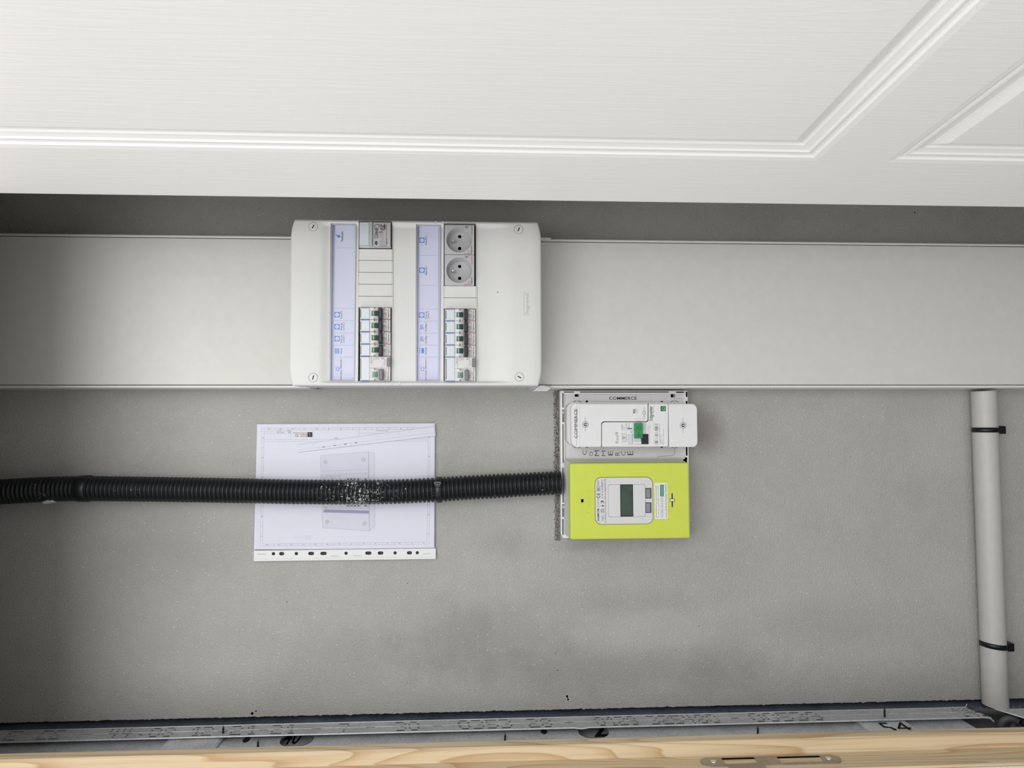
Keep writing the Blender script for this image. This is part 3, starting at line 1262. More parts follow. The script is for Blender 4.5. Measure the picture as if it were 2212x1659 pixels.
# blanking plates
for x0, x1, ys in ((773.3, 849.5, (537.5, 562.3, 588, 613.8, 639.8, 664.2)), (957, 1030.8, (617.3, 642.8, 667))):
    for ya, yb in zip(ys, ys[1:]):
        q = MB()
        q.pbox(x0, ya + 0.35, x1, yb - 0.35, 148.5, 157.0, 'cover', 0.7)
        q.build('blanking_plate', board)

# label strips
PL = 151.2


def sock_icon(q, x, y):
    q.flat([(x - 5.7, y - 5.7), (x + 5.7, y - 5.7), (x + 5.7, y + 5.7), (x - 5.7, y + 5.7)], PL, 'ink_blue')
    c = at(x, y, PL)
    q.flat(circ(c[0], c[1], 3.1, 18), PL + 0.05, 'paper_label', False)
    for dx, dy in ((-1.5, 0.3), (1.2, -1.6), (1.2, 1.9)):
        c = at(x + dx, y + dy, PL)
        q.flat(circ(c[0], c[1], 0.42, 8), PL + 0.1, 'ink_blue', False)


def arrow_icon(q, x, y):
    q.line([(x - 5, y - 3.5), (x - 5, y - 6)], PL, 0.6, 'ink_blue')
    q.line([(x - 2, y + 3.5), (x + 3, y + 4), (x + 3, y - 1), (x + 5, y - 1), (x + 1, y - 4.5), (x - 3, y - 1), (x - 2, y - 1), (x - 2, y + 3.5)], PL, 0.55, 'ink_blue')


def heat_icon(q, x, y):
    for k in range(2):
        q.line([(x - 4 + 4 * k, y + 4), (x - 1 + 3 * k, y + 1 - 1 * k), (x - 3 + 3.4 * k, y - 2), (x - 0.5 + 3 * k, y - 5)], PL, 0.7, 'ink_blue')
    q.line([(x - 3, y + 4.4), (x + 3.6, y + 4.4), (x + 4, y + 1)], PL, 0.6, 'ink_blue')


def lamp_icon(q, x, y):
    q.flat([(x - 5, y - 5.5), (x + 5, y - 5.5), (x + 5, y + 5.5), (x - 5, y + 5.5)], PL, 'ink_blue')
    q.flat([(x - 4, y - 4.5), (x, y - 4.5), (x, y + 4.5), (x - 4, y + 4.5)], PL + 0.05, 'paper_label')
    c = at(x, y, PL)
    q.flat(circ(c[0], c[1], 1.2, 12), PL + 0.08, 'ink_blue', False)


strips = []
for k, (h, ins) in enumerate(zip(hold, ((722, 766, 485.5, 820.5), (904.5, 947, 487.5, 820.5)))):
    hr = HR[k]
    q = MB()
    q.box(hr[0] + 0.3, hr[1] - 0.3, hr[2] + 0.3, hr[3] - 0.3, 148.5, 150.4, 'lav')
    q.box(hr[0] + 0.3, hr[0] + 1.6, hr[2] + 0.3, hr[3] - 0.3, 150.4, 156.4, 'lav', 0.3)
    q.box(hr[1] - 1.6, hr[1] - 0.3, hr[2] + 0.3, hr[3] - 0.3, 150.4, 156.4, 'lav', 0.3)
    q.box(hr[0] + 1.6, hr[1] - 1.6, hr[2] + 0.3, hr[2] + 1.2, 150.4, 156.0, 'lav', 0.3)
    q.box(hr[0] + 1.6, hr[1] - 1.6, hr[3] - 1.2, hr[3] - 0.3, 150.4, 156.0, 'lav', 0.3)
    hd = q.build('label_holder', board)
    hd['label'] = 'lavender tinted clear label holder'
    q = MB()
    q.pbox(ins[0], ins[2], ins[1], ins[3], 150.6, 151.0, 'paper_label')
    q.build('label_insert', hd)
    q = MB()
    q.box(hr[0] + 1.4, hr[1] - 1.4, hr[2] + 1.2, hr[3] - 1.2, 154.6, 155.4, 'clear_label')
    q.build('clear_pane', hd)
    strips.append(hd)

q = MB()
for y in (535.8, 666, 692.5, 719, 745.5, 771.5):
    q.line([(722.5, y), (765, y)], PL, 0.3, 'ink_line')
q.line([(723, 486), (723, 505)], PL, 0.35, 'ink_grey')
q.text('Parafoudre', 736.6, 500, 741.2, 521, PL, 'up', 'ink', 0.012)
q.flat([(728, 511), (731, 506.5), (735.2, 510.2), (732, 514.5)], PL, 'ink_blue')
q.line([(733, 510), (736.5, 511.5)], PL, 0.5, 'ink_blue')
q.line([(724, 507), (728, 507.8), (726.5, 509.6), (729.5, 510.5)], PL, 0.6, 'ink_blue')
for y in (679.8, 705.8, 731.6):
    sock_icon(q, 728, y)
q.text('Prise GTL', 735.4, 671.5, 739.2, 688, PL, 'up', 'ink')
q.text('Prises de', 735.4, 698, 739.2, 714, PL, 'up', 'ink')
q.text('courant 2', 740.6, 697, 743.8, 715, PL, 'up', 'ink')
q.text('Prises de', 735.4, 724, 739.2, 740.5, PL, 'up', 'ink')
q.text('courant 1', 740.6, 723.4, 743.8, 741, PL, 'up', 'ink')
for x in (724, 726.7, 729.4, 732):
    q.line([(x, 753), (x, 763.2)], PL, 1.0, 'ink_blue')
q.text('Stores', 735.2, 752.5, 738.6, 764, PL, 'up', 'ink')
arrow_icon(q, 728.5, 797)
q.text('Interrupteur différentiel 1', 734.4, 774, 739.2, 821, PL, 'up', 'ink')
q.build('printed_labels', strips[0])
q = MB()
for y in (552, 616.4, 667.7, 693.6, 719.7, 745.5, 771.5):
    q.line([(905, y), (946, y)], PL, 0.3, 'ink_line')
q.line([(905, 488), (905, 512)], PL, 0.35, 'ink_grey')
for y in (519, 583.7):
    sock_icon(q, 911.5, y)
sock_icon(q, 911, 680.5)
q.text('Prise GTL 2', 918.6, 509.5, 922.4, 529, PL, 'up', 'ink', 0.012)
q.text('Prise GTL 1', 918.6, 574.3, 922.4, 594, PL, 'up', 'ink', 0.012)
q.text('Prises de', 918.4, 672.8, 922, 689, PL, 'up', 'ink')
q.text('courant 3', 923.4, 672, 926.6, 689.3, PL, 'up', 'ink')
heat_icon(q, 911, 706.5)
heat_icon(q, 911, 732)
q.text('Chauffage 2', 918.2, 696, 922.4, 717, PL, 'up', 'ink')
q.text('Chauffage 1', 918.2, 722, 922.4, 743, PL, 'up', 'ink')
lamp_icon(q, 911, 757.5)
q.text('Eclairage', 918.2, 750.2, 922, 766, PL, 'up', 'ink')
arrow_icon(q, 912, 797)
q.text('Interrupteur différentiel 2', 918.0, 774, 922.2, 820.5, PL, 'up', 'ink')
q.build('printed_labels', strips[1])

# ------------------------------------------------------------------ modules in the board
MF = 163.0


def flap_part(t_, x0, y0, x1, y1):
    q = MB()
    q.ppoly([(x0 + 0.4, y0 + 1.2), (x1, y0 + 1.2), (x1, y1 - 1.2), (x0 + 0.4, y1 - 1.2), (x0 + 0.4, y1 - 2.2), (x0 + 2.8, y1 - 5), (x0 + 2.8, y0 + 5), (x0 + 0.4, y0 + 2.2)], 150, MF - 0.8, 'flap', 0.5)
    f = q.build('label_flap', t_)
    q = MB()
    q.pbox(x0 + 0.4, y0 + 0.2, x1, y0 + 1.3, 150, MF - 0.9, 'flap_edge')
    q.pbox(x0 + 0.4, y1 - 1.3, x1, y1 - 0.2, 150, MF - 0.9, 'flap_edge')
    q.line([(x0 + 3, y0 + 4.6), (x0 + 3, y1 - 4.6)], MF - 0.7, 0.5, 'ink')
    q.build('blue_edge', f)
    q = MB()
    for yy, s in ((y0 + 3.6, 1), (y1 - 3.6, -1)):
        q.line([(x0 + 5, yy - 1.2 * s), (x0 + 6, yy), (x0 + 13.5, yy)], MF - 0.65, 0.3, 'ink_pale')
    q.build('moulded_mark', f)


def toggle_part(t_, y0, ywa, ywb, y1, xh0, xh1, yh0, yh1, hmat, x0=798.2):
    """bridges with terminal numbers, rocker with its green band, handle"""
    for ya, yb in ((y0, ywa), (ywb, y1)):
        q = MB()
        u0, u1, v0, v1 = rect(x0, ya, 816.8, yb, MF + 1)
        n = 8
        pr = [(u0 + (u1 - u0) * i / n, MF - 1.2 + 2.6 * math.sin(math.pi * (0.12 + 0.88 * i / n))) for i in range(n + 1)]
        vs = [(a, v0, b) for a, b in pr] + [(a, v1, b) for a, b in pr] + [(u1, v0, 156), (u0, v0, 156), (u1, v1, 156), (u0, v1, 156)]
        m_ = n + 1
        fs = [(i, i + 1, m_ + i + 1, m_ + i) for i in range(n)]
        fs += [tuple([2 * m_ + 1] + list(range(m_)) + [2 * m_])[::-1], tuple([2 * m_ + 3] + list(range(m_, 2 * m_)) + [2 * m_ + 2])]
        fs += [(n, 2 * m_, 2 * m_ + 2, 2 * m_ - 1), (0, m_, 2 * m_ + 3, 2 * m_ + 1)]
        q.add(vs, fs, 'module')
        q.build('bridge', t_, None, True)
    q = MB()
    u0, u1, v0, v1 = rect(x0 + 4.2, ywa, 817.5, ywb, MF)
    q.box(u0 - 2.4, u1, v0, v1, 151, 157.5, 'void')
    q.box(u0, u1, v0 + 0.3, v1 - 0.3, 157.5, 161.5, hmat, 0.8)
    q.box(u0 + 6.6, u0 + 8.0, v0 + 0.3, v1 - 0.3, 161.4, 162.2, hmat, 0.3)
    rk = q.build('rocker', t_)
    q = MB()
    u0, u1, v0, v1 = rect(x0 + 6.4, ywa + 0.8, x0 + 10, ywb - 0.8, 162)
    q.box(u0, u1, v0, v1, 160.5, 161.9, 'green', 0.3)
    q.build('green_band', rk)
    q = MB()
    u0, u1, v0, v1 = rect(xh0, yh0, xh1, yh1, MF + 8)
    q.prism([(u0 + 0.8, v0), (u1 - 0.6, v0), (u1, v0 + 2), (u1 + 0.3, (v0 + v1) / 2), (u1, v1 - 2), (u1 - 0.6, v1), (u0 + 0.8, v1), (u0, v1 - 1), (u0, v0 + 1)], 158, MF + 8, hmat, 1.4)
    q.build('handle', t_)


def breaker(y0, rating, label):
    y1 = y0 + 25.9
    o = rect(777, y0, 843.5, y1, MF)
    t_ = thing('circuit_breaker', label, 'circuit breaker', ((o[0] + o[1]) / 2, (o[2] + o[3]) / 2, 130), 'circuit breakers in the distribution board')
    q = MB()
    q.pbox(798, y0 + 0.25, 843.3, y1 - 0.25, 132, 160.8, 'module', 0.3)
    q.pbox(826.2, y0 + 0.4, 843.0, y1 - 0.4, 160.8, MF - 0.2, 'module', 0.5)
    q.pbox(777.4, y0 + 0.25, 798, y1 - 0.25, 132, 149.8, 'module')
    q.build('body', t_)
    flap_part(t_, 776.8, y0, 797.8, y1)
    toggle_part(t_, y0 + 0.3, y0 + 6.6, y0 + 18.2, y1 - 0.3, 816.8, 825.4, y0 + 0.2, y0 + 24.2, 'black')
    q = MB()
    d = MF - 0.1
    q.text(rating, 827.9, y0 + 11.6, 832.3, y0 + 21.6, d, 'up', 'ink')
    q.line([(828.0, y0 + 2), (831.6, y0 + 2)], d, 0.55, 'ink')
    q.line([(828.0, y0 + 4), (831.6, y0 + 4)], d, 0.55, 'ink')
    q.line([(832.9, y0 + 10.2), (836, y0 + 10.2), (836, y0 + 21.8), (832.9, y0 + 21.8)], d, 0.25, 'ink_grey', True)
    q.line([(832.9, y0 + 18.5), (836, y0 + 18.5)], d, 0.25, 'ink_grey')
    q.text('6000', 833.4, y0 + 11, 835.5, y0 + 18, d, 'up', 'ink_grey')
    q.text('6kA', 832.9, y0 + 2.6, 835.6, y0 + 7.8, d, 'up', 'ink')
    q.text('legrand', 837.2, y0 + 7.0, 841, y0 + 20.6, d, 'up', 'ink', 0.016)
    q.line([(839.4, y0 + 1.2), (839.4, y0 + 6)], d, 0.8, 'ink_red')
    q.line([(826.6, y0 + 23.6), (838.6, y0 + 23.6), (839.4, y0 + 22.8), (839.4, y0 + 21.4)], d, 0.7, 'ink_red')
    q.build('printed_marking', t_)
    q = MB()
    for yy in (y0 + 1.8, y1 - 1.8):
        q.flat([(807.6, yy - 0.8), (810.3, yy - 0.8), (810.3, yy + 0.8), (807.6, yy + 0.8)], MF + 1.5, 'ink')
    q.build('terminal_number', t_)
    return t_


b16 = breaker(664.2, 'C16', 'topmost of the four black-toggled breakers in the left column, marked C16')
b20 = breaker(690.5, 'C20', 'second black-toggled breaker from the top of the left column, marked C20')


def shift_px(xa, ya, xb, yb):
    a, b = at(xa, ya, MF), at(xb, yb, MF)
    return W(b[0], b[1], 0) - W(a[0], a[1], 0)


def place(src, xa, ya, xb, yb, label):
    c = copy_tree(src, None, shift_px(xa, ya, xb, yb))
    c['label'] = label
    return c


place(b20, 777, 690.5, 777.2, 717.0, 'third black-toggled breaker from the top of the left column, marked C20')
place(b16, 777, 664.2, 777.4, 743.4, 'lowest black-toggled breaker of the left column, beside the label Stores')
place(b20, 777, 690.5, 961.2, 667.3, 'topmost of the four black-toggled breakers in the right column, below the sockets')
b10 = breaker(664.2, 'C10', 'second black-toggled breaker from the top of the right column, marked C10')
b10.location += shift_px(777, 664.2, 961.3, 693.2)
place(b10, 961.3, 693.2, 961.4, 719.3, 'third black-toggled breaker from the top of the right column, marked C10')
place(b10, 961.3, 693.2, 961.5, 745.4, 'lowest black-toggled breaker of the right column, beside the label Eclairage')

# residual current switches
Y0, Y1 = 769.9, 822.4
o = rect(777, Y0, 843.5, Y1, MF)
rcd = thing('residual_current_switch', 'wide grey-toggled 30mA switch at the foot of the left module column', 'circuit breaker', ((o[0] + o[1]) / 2, (o[2] + o[3]) / 2, 130), 'residual current switches')
q = MB()
q.pbox(798, Y0 + 0.25, 843.3, Y1 - 0.3, 132, 161.4, 'module', 0.3)
q.pbox(798.4, Y0 + 0.4, 843.0, 795.0, 161.4, MF - 0.2, 'module', 0.5)
q.pbox(827, 795.0, 843.0, Y1 - 0.4, 161.4, MF - 0.2, 'module', 0.5)
q.pbox(777.4, Y0 + 0.25, 798, Y1 - 0.25, 132, 149.8, 'module')
q.build('body', rcd)
flap_part(rcd, 776.8, Y0, 797.8, Y1)
toggle_part(rcd, 796, 802.4, 815.6, Y1 - 0.8, 817.6, 827.0, 797, 820.8, 'greytog', 799)
q = MB()
q.pbox(835.3, 772.5, 843.8, 792, 158, MF + 1.2, 'greytog', 0.8, 1.0)
q.build('test_button', rcd)
q = MB()
d = MF - 0.1
q.text('30mA', 800.6, 772, 805, 785, d, 'up', 'ink_grey')
q.text('id', 802.6, 786, 805, 789, d, 'up', 'ink_grey')
q.line([(807.5, 772), (811.5, 772), (811.5, 777.5), (807.5, 777.5)], d, 0.3, 'ink_grey', True)
q.line([(808.3, 774), (810.7, 775.5)], d, 0.25, 'ink_grey')
c = at(815.8, 774.3, d)
q.line([(c[0] + 1.7 * math.cos(i * 0.785), c[1] + 1.7 * math.sin(i * 0.785)) for i in range(8)], d, 0.3, 'ink_grey', True, False)
q.line([(813, 774.3), (818.5, 774.3)], d, 0.3, 'ink_grey')
q.line([(823, 774.7), (830.5, 774.7)], d, 0.6, 'ink')
q.line([(823, 772.5), (830.5, 772.5)], d, 0.25, 'ink_grey')
for xx in (829.8, 832.6):
    q.text('Test mensuel', xx - 0.9, 776.5, xx + 0.9, 788, d, 'up', 'ink_grey')
q.text('40A', 829.4, 808.5, 832, 817, d, 'up', 'ink_grey')
q.line([(833, 804), (836, 804), (836, 817), (833, 817)], d, 0.25, 'ink_grey', True)
q.text('legrand', 837, 803.4, 840.4, 818.8, d, 'up', 'ink', 0.01)
q.line([(839.5, 793), (839.5, 802)], d, 0.6, 'ink_red')
q.line([(828, 820.4), (838.6, 820.4), (839.4, 819.8), (839.4, 818.6)], d, 0.6, 'ink_red')
for yy in (797.3, 820.3):
    q.flat([(808, yy - 0.8), (810.7, yy - 0.8), (810.7, yy + 0.8), (808, yy + 0.8)], MF + 1.5, 'ink')
q.build('printed_marking', rcd)
place(rcd, 777, Y0, 961.5, 771.2, 'wide grey-toggled 30mA switch at the foot of the right module column')

# surge arrester
o = rect(776, 479, 845, 535.5, MF)
sa = thing('surge_arrester', 'grey printed surge protection module beside the label Parafoudre', 'surge arrester', ((o[0] + o[1]) / 2, (o[2] + o[3]) / 2, 130))
q = MB()
q.pbox(776.4, 480, 844.6, 535.2, 132, 156.5, 'module', 0.4)
q.build('body', sa)
q = MB()
q.pbox(776.4, 479.8, 797, 530.5, 156.5, 163.5, 'flap', 0.6)
f = q.build('label_flap', sa)
q = MB()
q.pbox(797.3, 478.8, 804, 530.5, 156.5, 165.5, 'socket', 0.8)
q.build('ridge', sa)
q = MB()
q.line([(781, 481), (781, 484.5), (797, 484.5)], 163.6, 0.3, 'ink_pale')
q.line([(781, 529), (781, 526.5), (797, 526.5)], 163.6, 0.3, 'ink_pale')
q.line([(776.8, 530.3), (797, 530.3)], 163.55, 0.6, 'flap_edge')
q.build('moulded_mark', f)
q = MB()
q.pbox(804.5, 480.3, 843.6, 532.5, 156.5, 162.5, 'socket', 0.6)
fc = q.build('face', sa)
q = MB()
d = 162.6
for px, py in ((813.6, 495.5), (813.6, 503)):
    c = at(px, py, d)
    q.flat(circ(c[0], c[1], 2.6, 20), d, 'ink', False)
    q.flat(circ(c[0], c[1], 1.9, 20), d + 0.05, 'socket', False)
    q.flat(circ(c[0], c[1], 1.1, 14), d + 0.1, 'ink', False)
q.line([(809.5, 507.5), (816.5, 507.5), (816.5, 513.5), (809.5, 513.5)], d, 0.6, 'ink', True)
q.line([(811, 511), (815, 509)], d, 0.5, 'ink')
q.line([(809.5, 493), (810, 487), (814, 484.5), (818.5, 485.5), (818, 491)], d, 0.7, 'ink')
c = at(812.7, 525, d)
q.flat(circ(c[0], c[1], 2.0, 18, 3.0), d, 'ink', False)
q.flat(circ(c[0], c[1], 1.0, 12, 1.6), d + 0.05, 'ink_grey', False)
q.flat([(819.5, 486), (823, 484), (826, 488), (833, 485), (832, 496), (828, 498), (822, 497.5)], d, 'ink_grey')
q.line([(819.5, 488), (828, 493)], d + 0.1, 0.6, 'socket')
q.line([(823, 485), (831, 490)], d + 0.1, 0.6, 'ink')
q.line([(830, 484), (832, 494)], d + 0.1, 1.0, 'ink')
q.line([(819.5, 501), (826.5, 501)], d, 1.0, 'ink')
q.line([(819.5, 503.3), (826.5, 503.3)], d, 0.6, 'ink_grey')
q.line([(819.5, 505.5), (828.5, 505.5), (828.5, 512), (819.5, 512)], d, 0.3, 'ink_grey', True)
q.text('230V', 822.6, 507, 826, 511.4, d, 'up', 'ink_grey')
q.line([(826, 513), (826, 519)], d, 0.35, 'ink')
for xx in (820.6, 823.2, 825.8, 828.4, 831):
    q.text('Up 1,3kV', xx - 0.9, 519.5, xx + 0.9, 528.5, d, 'up', 'ink')
q.text('legrand', 833.3, 514.5, 837.2, 528.5, d, 'up', 'ink', 0.016)
q.line([(834.8, 483.5), (834.8, 512)], d, 0.7, 'ink_red')
q.line([(820, 531.3), (834, 531.3), (834.8, 530)], d, 0.7, 'ink_red')
q.build('printed_marking', fc)

# socket modules
def socket(ya, yb, label):
    o = rect(960.3, ya, 1024.5, yb, MF)
    t_ = thing('socket_module', label, 'power socket', ((o[0] + o[1]) / 2, (o[2] + o[3]) / 2, 130), 'sockets in the distribution board')
    q = MB()
    u0, u1, v0, v1 = o
    v0 += 0.15
    v1 -= 0.15
    c = at(992, (ya + yb) / 2 + 0.3, MF)
    cx, cy = c
    R0 = 19.6
    hole = circ(cx, cy, R0, 48)
    q.prism(rr(u0, u1, v0, v1, 0.6), 132, MF, 'socket', 0.0, [hole])
    q.build('body', t_)
    q = MB()
    fl = 146.0
    n = 48
    top_ = [(a, b, MF - 0.2) for a, b in circ(cx, cy, R0, n)]
    mid = [(a, b, fl + 2) for a, b in circ(cx, cy, R0 - 1.6, n)]
    bot_ = [(a, b, fl) for a, b in circ(cx, cy, R0 - 3.2, n)]
    q.add(top_ + mid + bot_, [(k * n + i, (k + 1) * n + i, (k + 1) * n + (i + 1) % n, k * n + (i + 1) % n) for k in range(2) for i in range(n)], 'socket', True)
    q.add(bot_, [tuple(range(n))], 'socket')
    well = q.build('well', t_)
    for dv in (9.3, -9.3):
        q = MB()
        q.cyl(cx + 0.3, cy + dv, 3.1, fl + 0.05, fl + 0.25, 'meter_grey', 20)
        q.cyl(cx + 0.3, cy + dv, 2.7, fl + 0.2, fl + 0.32, 'void', 20)
        q.build('pin_hole', well)
    q = MB()
    q.tube([(cx - 10.0, cy, fl + 0.1), (cx - 10.0, cy, fl + 11), (cx - 10.0, cy, fl + 13.4)], [2.4, 2.4, 1.1], 'steel', 16)
    q.build('earth_pin', well)
    q = MB()
    d = MF + 0.08
    q.line([(1019.6, ya + 3), (1019.6, ya + 21)], d, 0.7, 'ink_red')
    q.line([(1003.5, yb - 1.7), (1017.5, yb - 1.7), (1018.6, yb - 3)], d, 0.7, 'ink_red')
    q.text('legrand', 1017.0, yb - 17.5, 1020.6, yb - 4, d, 'up', 'ink', 0.014)
    q.text('16A', 1010, yb - 9, 1012.6, yb - 4, d, 'up', 'ink_grey')
    q.text('250V', 1013.4, yb - 9, 1015.6, yb - 4, d, 'up', 'ink_grey')
    for k in range(3):
        q.line([(1005.0, ya + 3.4 + k * 1.5), (1011.0, ya + 3.4 + k * 1.5)], d, 0.5, 'ink' if k < 2 else 'ink_grey')
    q.build('printed_marking', t_)
    return t_


socket(485.8, 549.8, 'upper grey recessed socket, at the top corner of the right module column')
socket(550.4, 616.2, 'lower grey recessed socket, just above the white blanking plates')

# ------------------------------------------------------------------ meter mounting plate
PD = 20.0
o = rect(1211, 844, 1488, 1161, PD)
PU0, PU1, PV0, PV1 = o
mp = thing('meter_plate', 'light grey plastic mounting plate behind the main switch and green meter', 'mounting plate', (PU1, (PV0 + PV1) / 2, 0))
holes = []
for x0, y0, x1, y1 in ((1241.5, 845.5, 1250.5, 857), (1449, 846, 1458, 858.5)):
    a = rect(x0, y0, x1, y1, PD - 3)
    holes.append(rr(a[0], a[1], a[2], a[3], 0.3, 1))
for px, py in ((1268, 868), (1430, 869), (1268, 964), (1430, 964.5)):
    c = at(px, py, PD - 3)
    holes.append(circ(c[0], c[1], 2.6, 16))
# narrow slots along the rim
slots = [(1214.5, 849, 1218, 880.5), (1214.5, 884.5, 1219, 912), (1215, 916, 1218, 1000), (1214.8, 1010, 1218, 1086), (1214.5, 1089, 1219, 1117), (1214.5, 1121, 1218, 1156),
         (1218, 845.5, 1240, 848.3), (1253, 845.5, 1445, 848.3), (1460.5, 846, 1478, 848.6), (1481.5, 846, 1485.5, 857.5), (1481.5, 866, 1485.5, 874), (1481.5, 965, 1485.5, 984.5), (1476, 988, 1485, 991.5)]
mb = MB()
out = [(PU0 + 4, PV0), (PU1, PV0), (PU1, PV1 - 1), (PU1 - 1, PV1), (PU0 + 1, PV1), (PU0, PV1 - 1), (PU0, PV0 + 6)]
mb.prism(out, 0.4, PD - 3, 'plate', 0.0, holes)
body = mb.build('base', mp)
mb = MB()
mb.box(PU0 + 2, PU1 - 2, PV0 + 5, PV1 - 2, 0.3, 3.0, 'void')
mb.build('dark_backing', mp)
# raised rim with its slots
rim_w = 7.2
mb = MB()
sl = []
for s in slots:
    a = rect(*s, PD)
    sl.append(rr(a[0], a[1], a[2], a[3], 0.6, 2))
inner = [(PU0 + rim_w, PV0 + rim_w), (PU1 - rim_w, PV0 + rim_w), (PU1 - rim_w, PV1 - 6), (PU0 + rim_w, PV1 - 6)]
sl = [s for s in sl]
mb.prism(out, PD - 2.95, PD, 'platerim', 0.0, [inner] + sl)
mb.build('rim', mp)
for s in slots:
    a = rect(*s, PD)
    mb = MB()
    mb.box(a[0], a[1], a[2], a[3], PD - 2.9, PD - 2.7, 'ink_grey' if s[0] < 1460 else 'void')
    mb.build('slot_floor', mp)
for s in (slots[1], slots[4]):
    mb = MB()
    a = rect(*s, PD)
    cv = (a[2] + a[3]) / 2
    mb.box(a[0] + 0.4, a[1] - 0.4, cv - 2, a[3] - 2, PD - 2.7, PD - 1.6, 'rubble')
    mb.cyl((a[0] + a[1]) / 2, a[3] - 5, 1.6, PD - 2.7, PD - 1.2, 'plaster', 10)
    mb.build('slot_debris', mp)
d = PD - 2.9
mb = MB()
mb.line([(1284.5, 852.5), (1407, 853.8), (1407, 867.5), (1284.5, 867)], d, 0.35, 'ink_pale', True)
mb.text('COMMERCE', 1316, 857, 1375.5, 863.6, d + 0.05, 'right', 'ink', 0.012)
for cx, cy in ((1247, 878), (1457, 878), (1247, 955), (1457, 955)):
    c = at(cx, cy, d)
    up = 1 if cy < 900 else -1
    for a0, a1 in ((48, 80), (100, 132)):
        mb.line([(c[0] + 10 * math.cos(math.radians(a0 + (a1 - a0) * i / 5)), c[1] + up * 10 * math.sin(math.radians(a0 + (a1 - a0) * i / 5))) for i in range(6)], d, 0.75, 'ink', False, False)
mb.line([(1487, 861), (1457, 861), (1457, 872)], d, 0.35, 'ink_grey')
mb.line([(1457.5, 964), (1457.5, 978), (1455, 982.5), (1450, 984.5), (1421, 986), (1421, 992)], d, 0.45, 'ink')
mb.line([(1364, 992), (1377, 997)], d, 0.4, 'ink')
for ch, xa, xb, ya, yb in (('C', 1258.5, 1267, 973, 983), ('O', 1273, 1281, 976, 985), ('M', 1284.5, 1294.5, 973, 985), ('M', 1300, 1308, 974, 985),
                           ('E', 1314, 1323.5, 974, 983.5), ('R', 1329, 1338.5, 976, 984), ('C', 1342, 1351, 974.5, 984), ('E', 1355.5, 1367.5, 974, 983)):
    mb.text(ch, xa, ya, xb, yb, d + 0.05, 'up', 'ink', -0.012)
for px, py in ((1225, 895), (1227, 903), (1223, 912), (1226, 925), (1224, 937), (1222, 950)):
    c = at(px, py, d)
    mb.flat(circ(c[0], c[1], 0.6, 6), d, 'ink_grey', False)
mb.build('printed_marking', mp)

# ------------------------------------------------------------------ main switch
DF = 62.0
o = rect(1234, 872.5, 1506, 965, DF)
sw = thing('main_switch', 'long white main circuit breaker with a green tab above the meter', 'main switch', (o[1], (o[2] + o[3]) / 2, PD))
mb = MB()
mb.prism(rr(o[0] + 1, o[1], o[2], o[3], 8.5, 8), PD - 2.8, DF - 1.2, 'db', 0.0, draft=0.0)
b = rect(1221.5, 869.5, 1440, 962.5, 22)
mb.prism(rr(b[0], b[1], b[2] + 1, b[3], 12, 8), PD - 2.8, 42, 'plate', 1.0)
mb.build('body', sw)
# the front pieces
mb = MB()
c = rect(1234, 872, 1252.3, 964, DF)
mb.prism([(x, y) for x, y in rr(c[0], c[1] + 14, c[2], c[3], 8.5, 8) if x <= c[1]] + [], DF - 1.2, DF + 0.1, 'db', 0.0)
mb.build('end_cover', sw)
mb = MB()
mb.line([(1400.2, 873.6), (1400.2, 907), (1398.6, 910.6), (1395.8, 911.2), (1305, 911.1), (1301.5, 912.6), (1299.6, 916), (1299.5, 963.8)], DF - 1.1, 2.4, 'btn_dark')
mb.line([(1443.9, 874.2), (1443.9, 964.4)], DF - 1.1, 1.6, 'ink_grey')
mb.line([(1252.7, 873.2), (1252.7, 963.4)], DF - 1.1, 1.2, 'ink_pale')
mb.build('panel_groove', sw)['kind'] = 'stuff'
mb = MB()
top_cov = [(1253, 872.8), (1399.3, 873.4), (1399.3, 906), (1398.3, 909), (1395.5, 910.4), (1305, 910.2), (1301, 911.8), (1299, 915.5), (1298.8, 963.8), (1253, 963.8)]
mb.ppoly(top_cov, DF - 1.2, DF + 0.5, 'db', 0.4)
mb.build('sealing_cover', sw)
mb = MB()
mid = [(1401, 873.5), (1443.2, 873.9), (1443.2, 964.6), (1300.3, 964.1), (1300.4, 916.5), (1302.2, 913.4), (1305.5, 911.9), (1396, 912), (1399.6, 910.4), (1401, 907)]
mb.ppoly(mid, DF - 1.2, DF + 0.2, 'db', 0.3)
mb.build('front_plate', sw)
mb = MB()
c = rect(1444.6, 874, 1506, 965.5, DF)
mb.prism([(c[0], c[3]), (c[0], c[2])] + [(x, y) for x, y in rr(c[0] - 20, c[1], c[2], c[3], 8.5, 8) if x > c[0] + 5], DF - 1.2, DF + 0.5, 'db', 0.4)
mb.build('terminal_cover', sw)
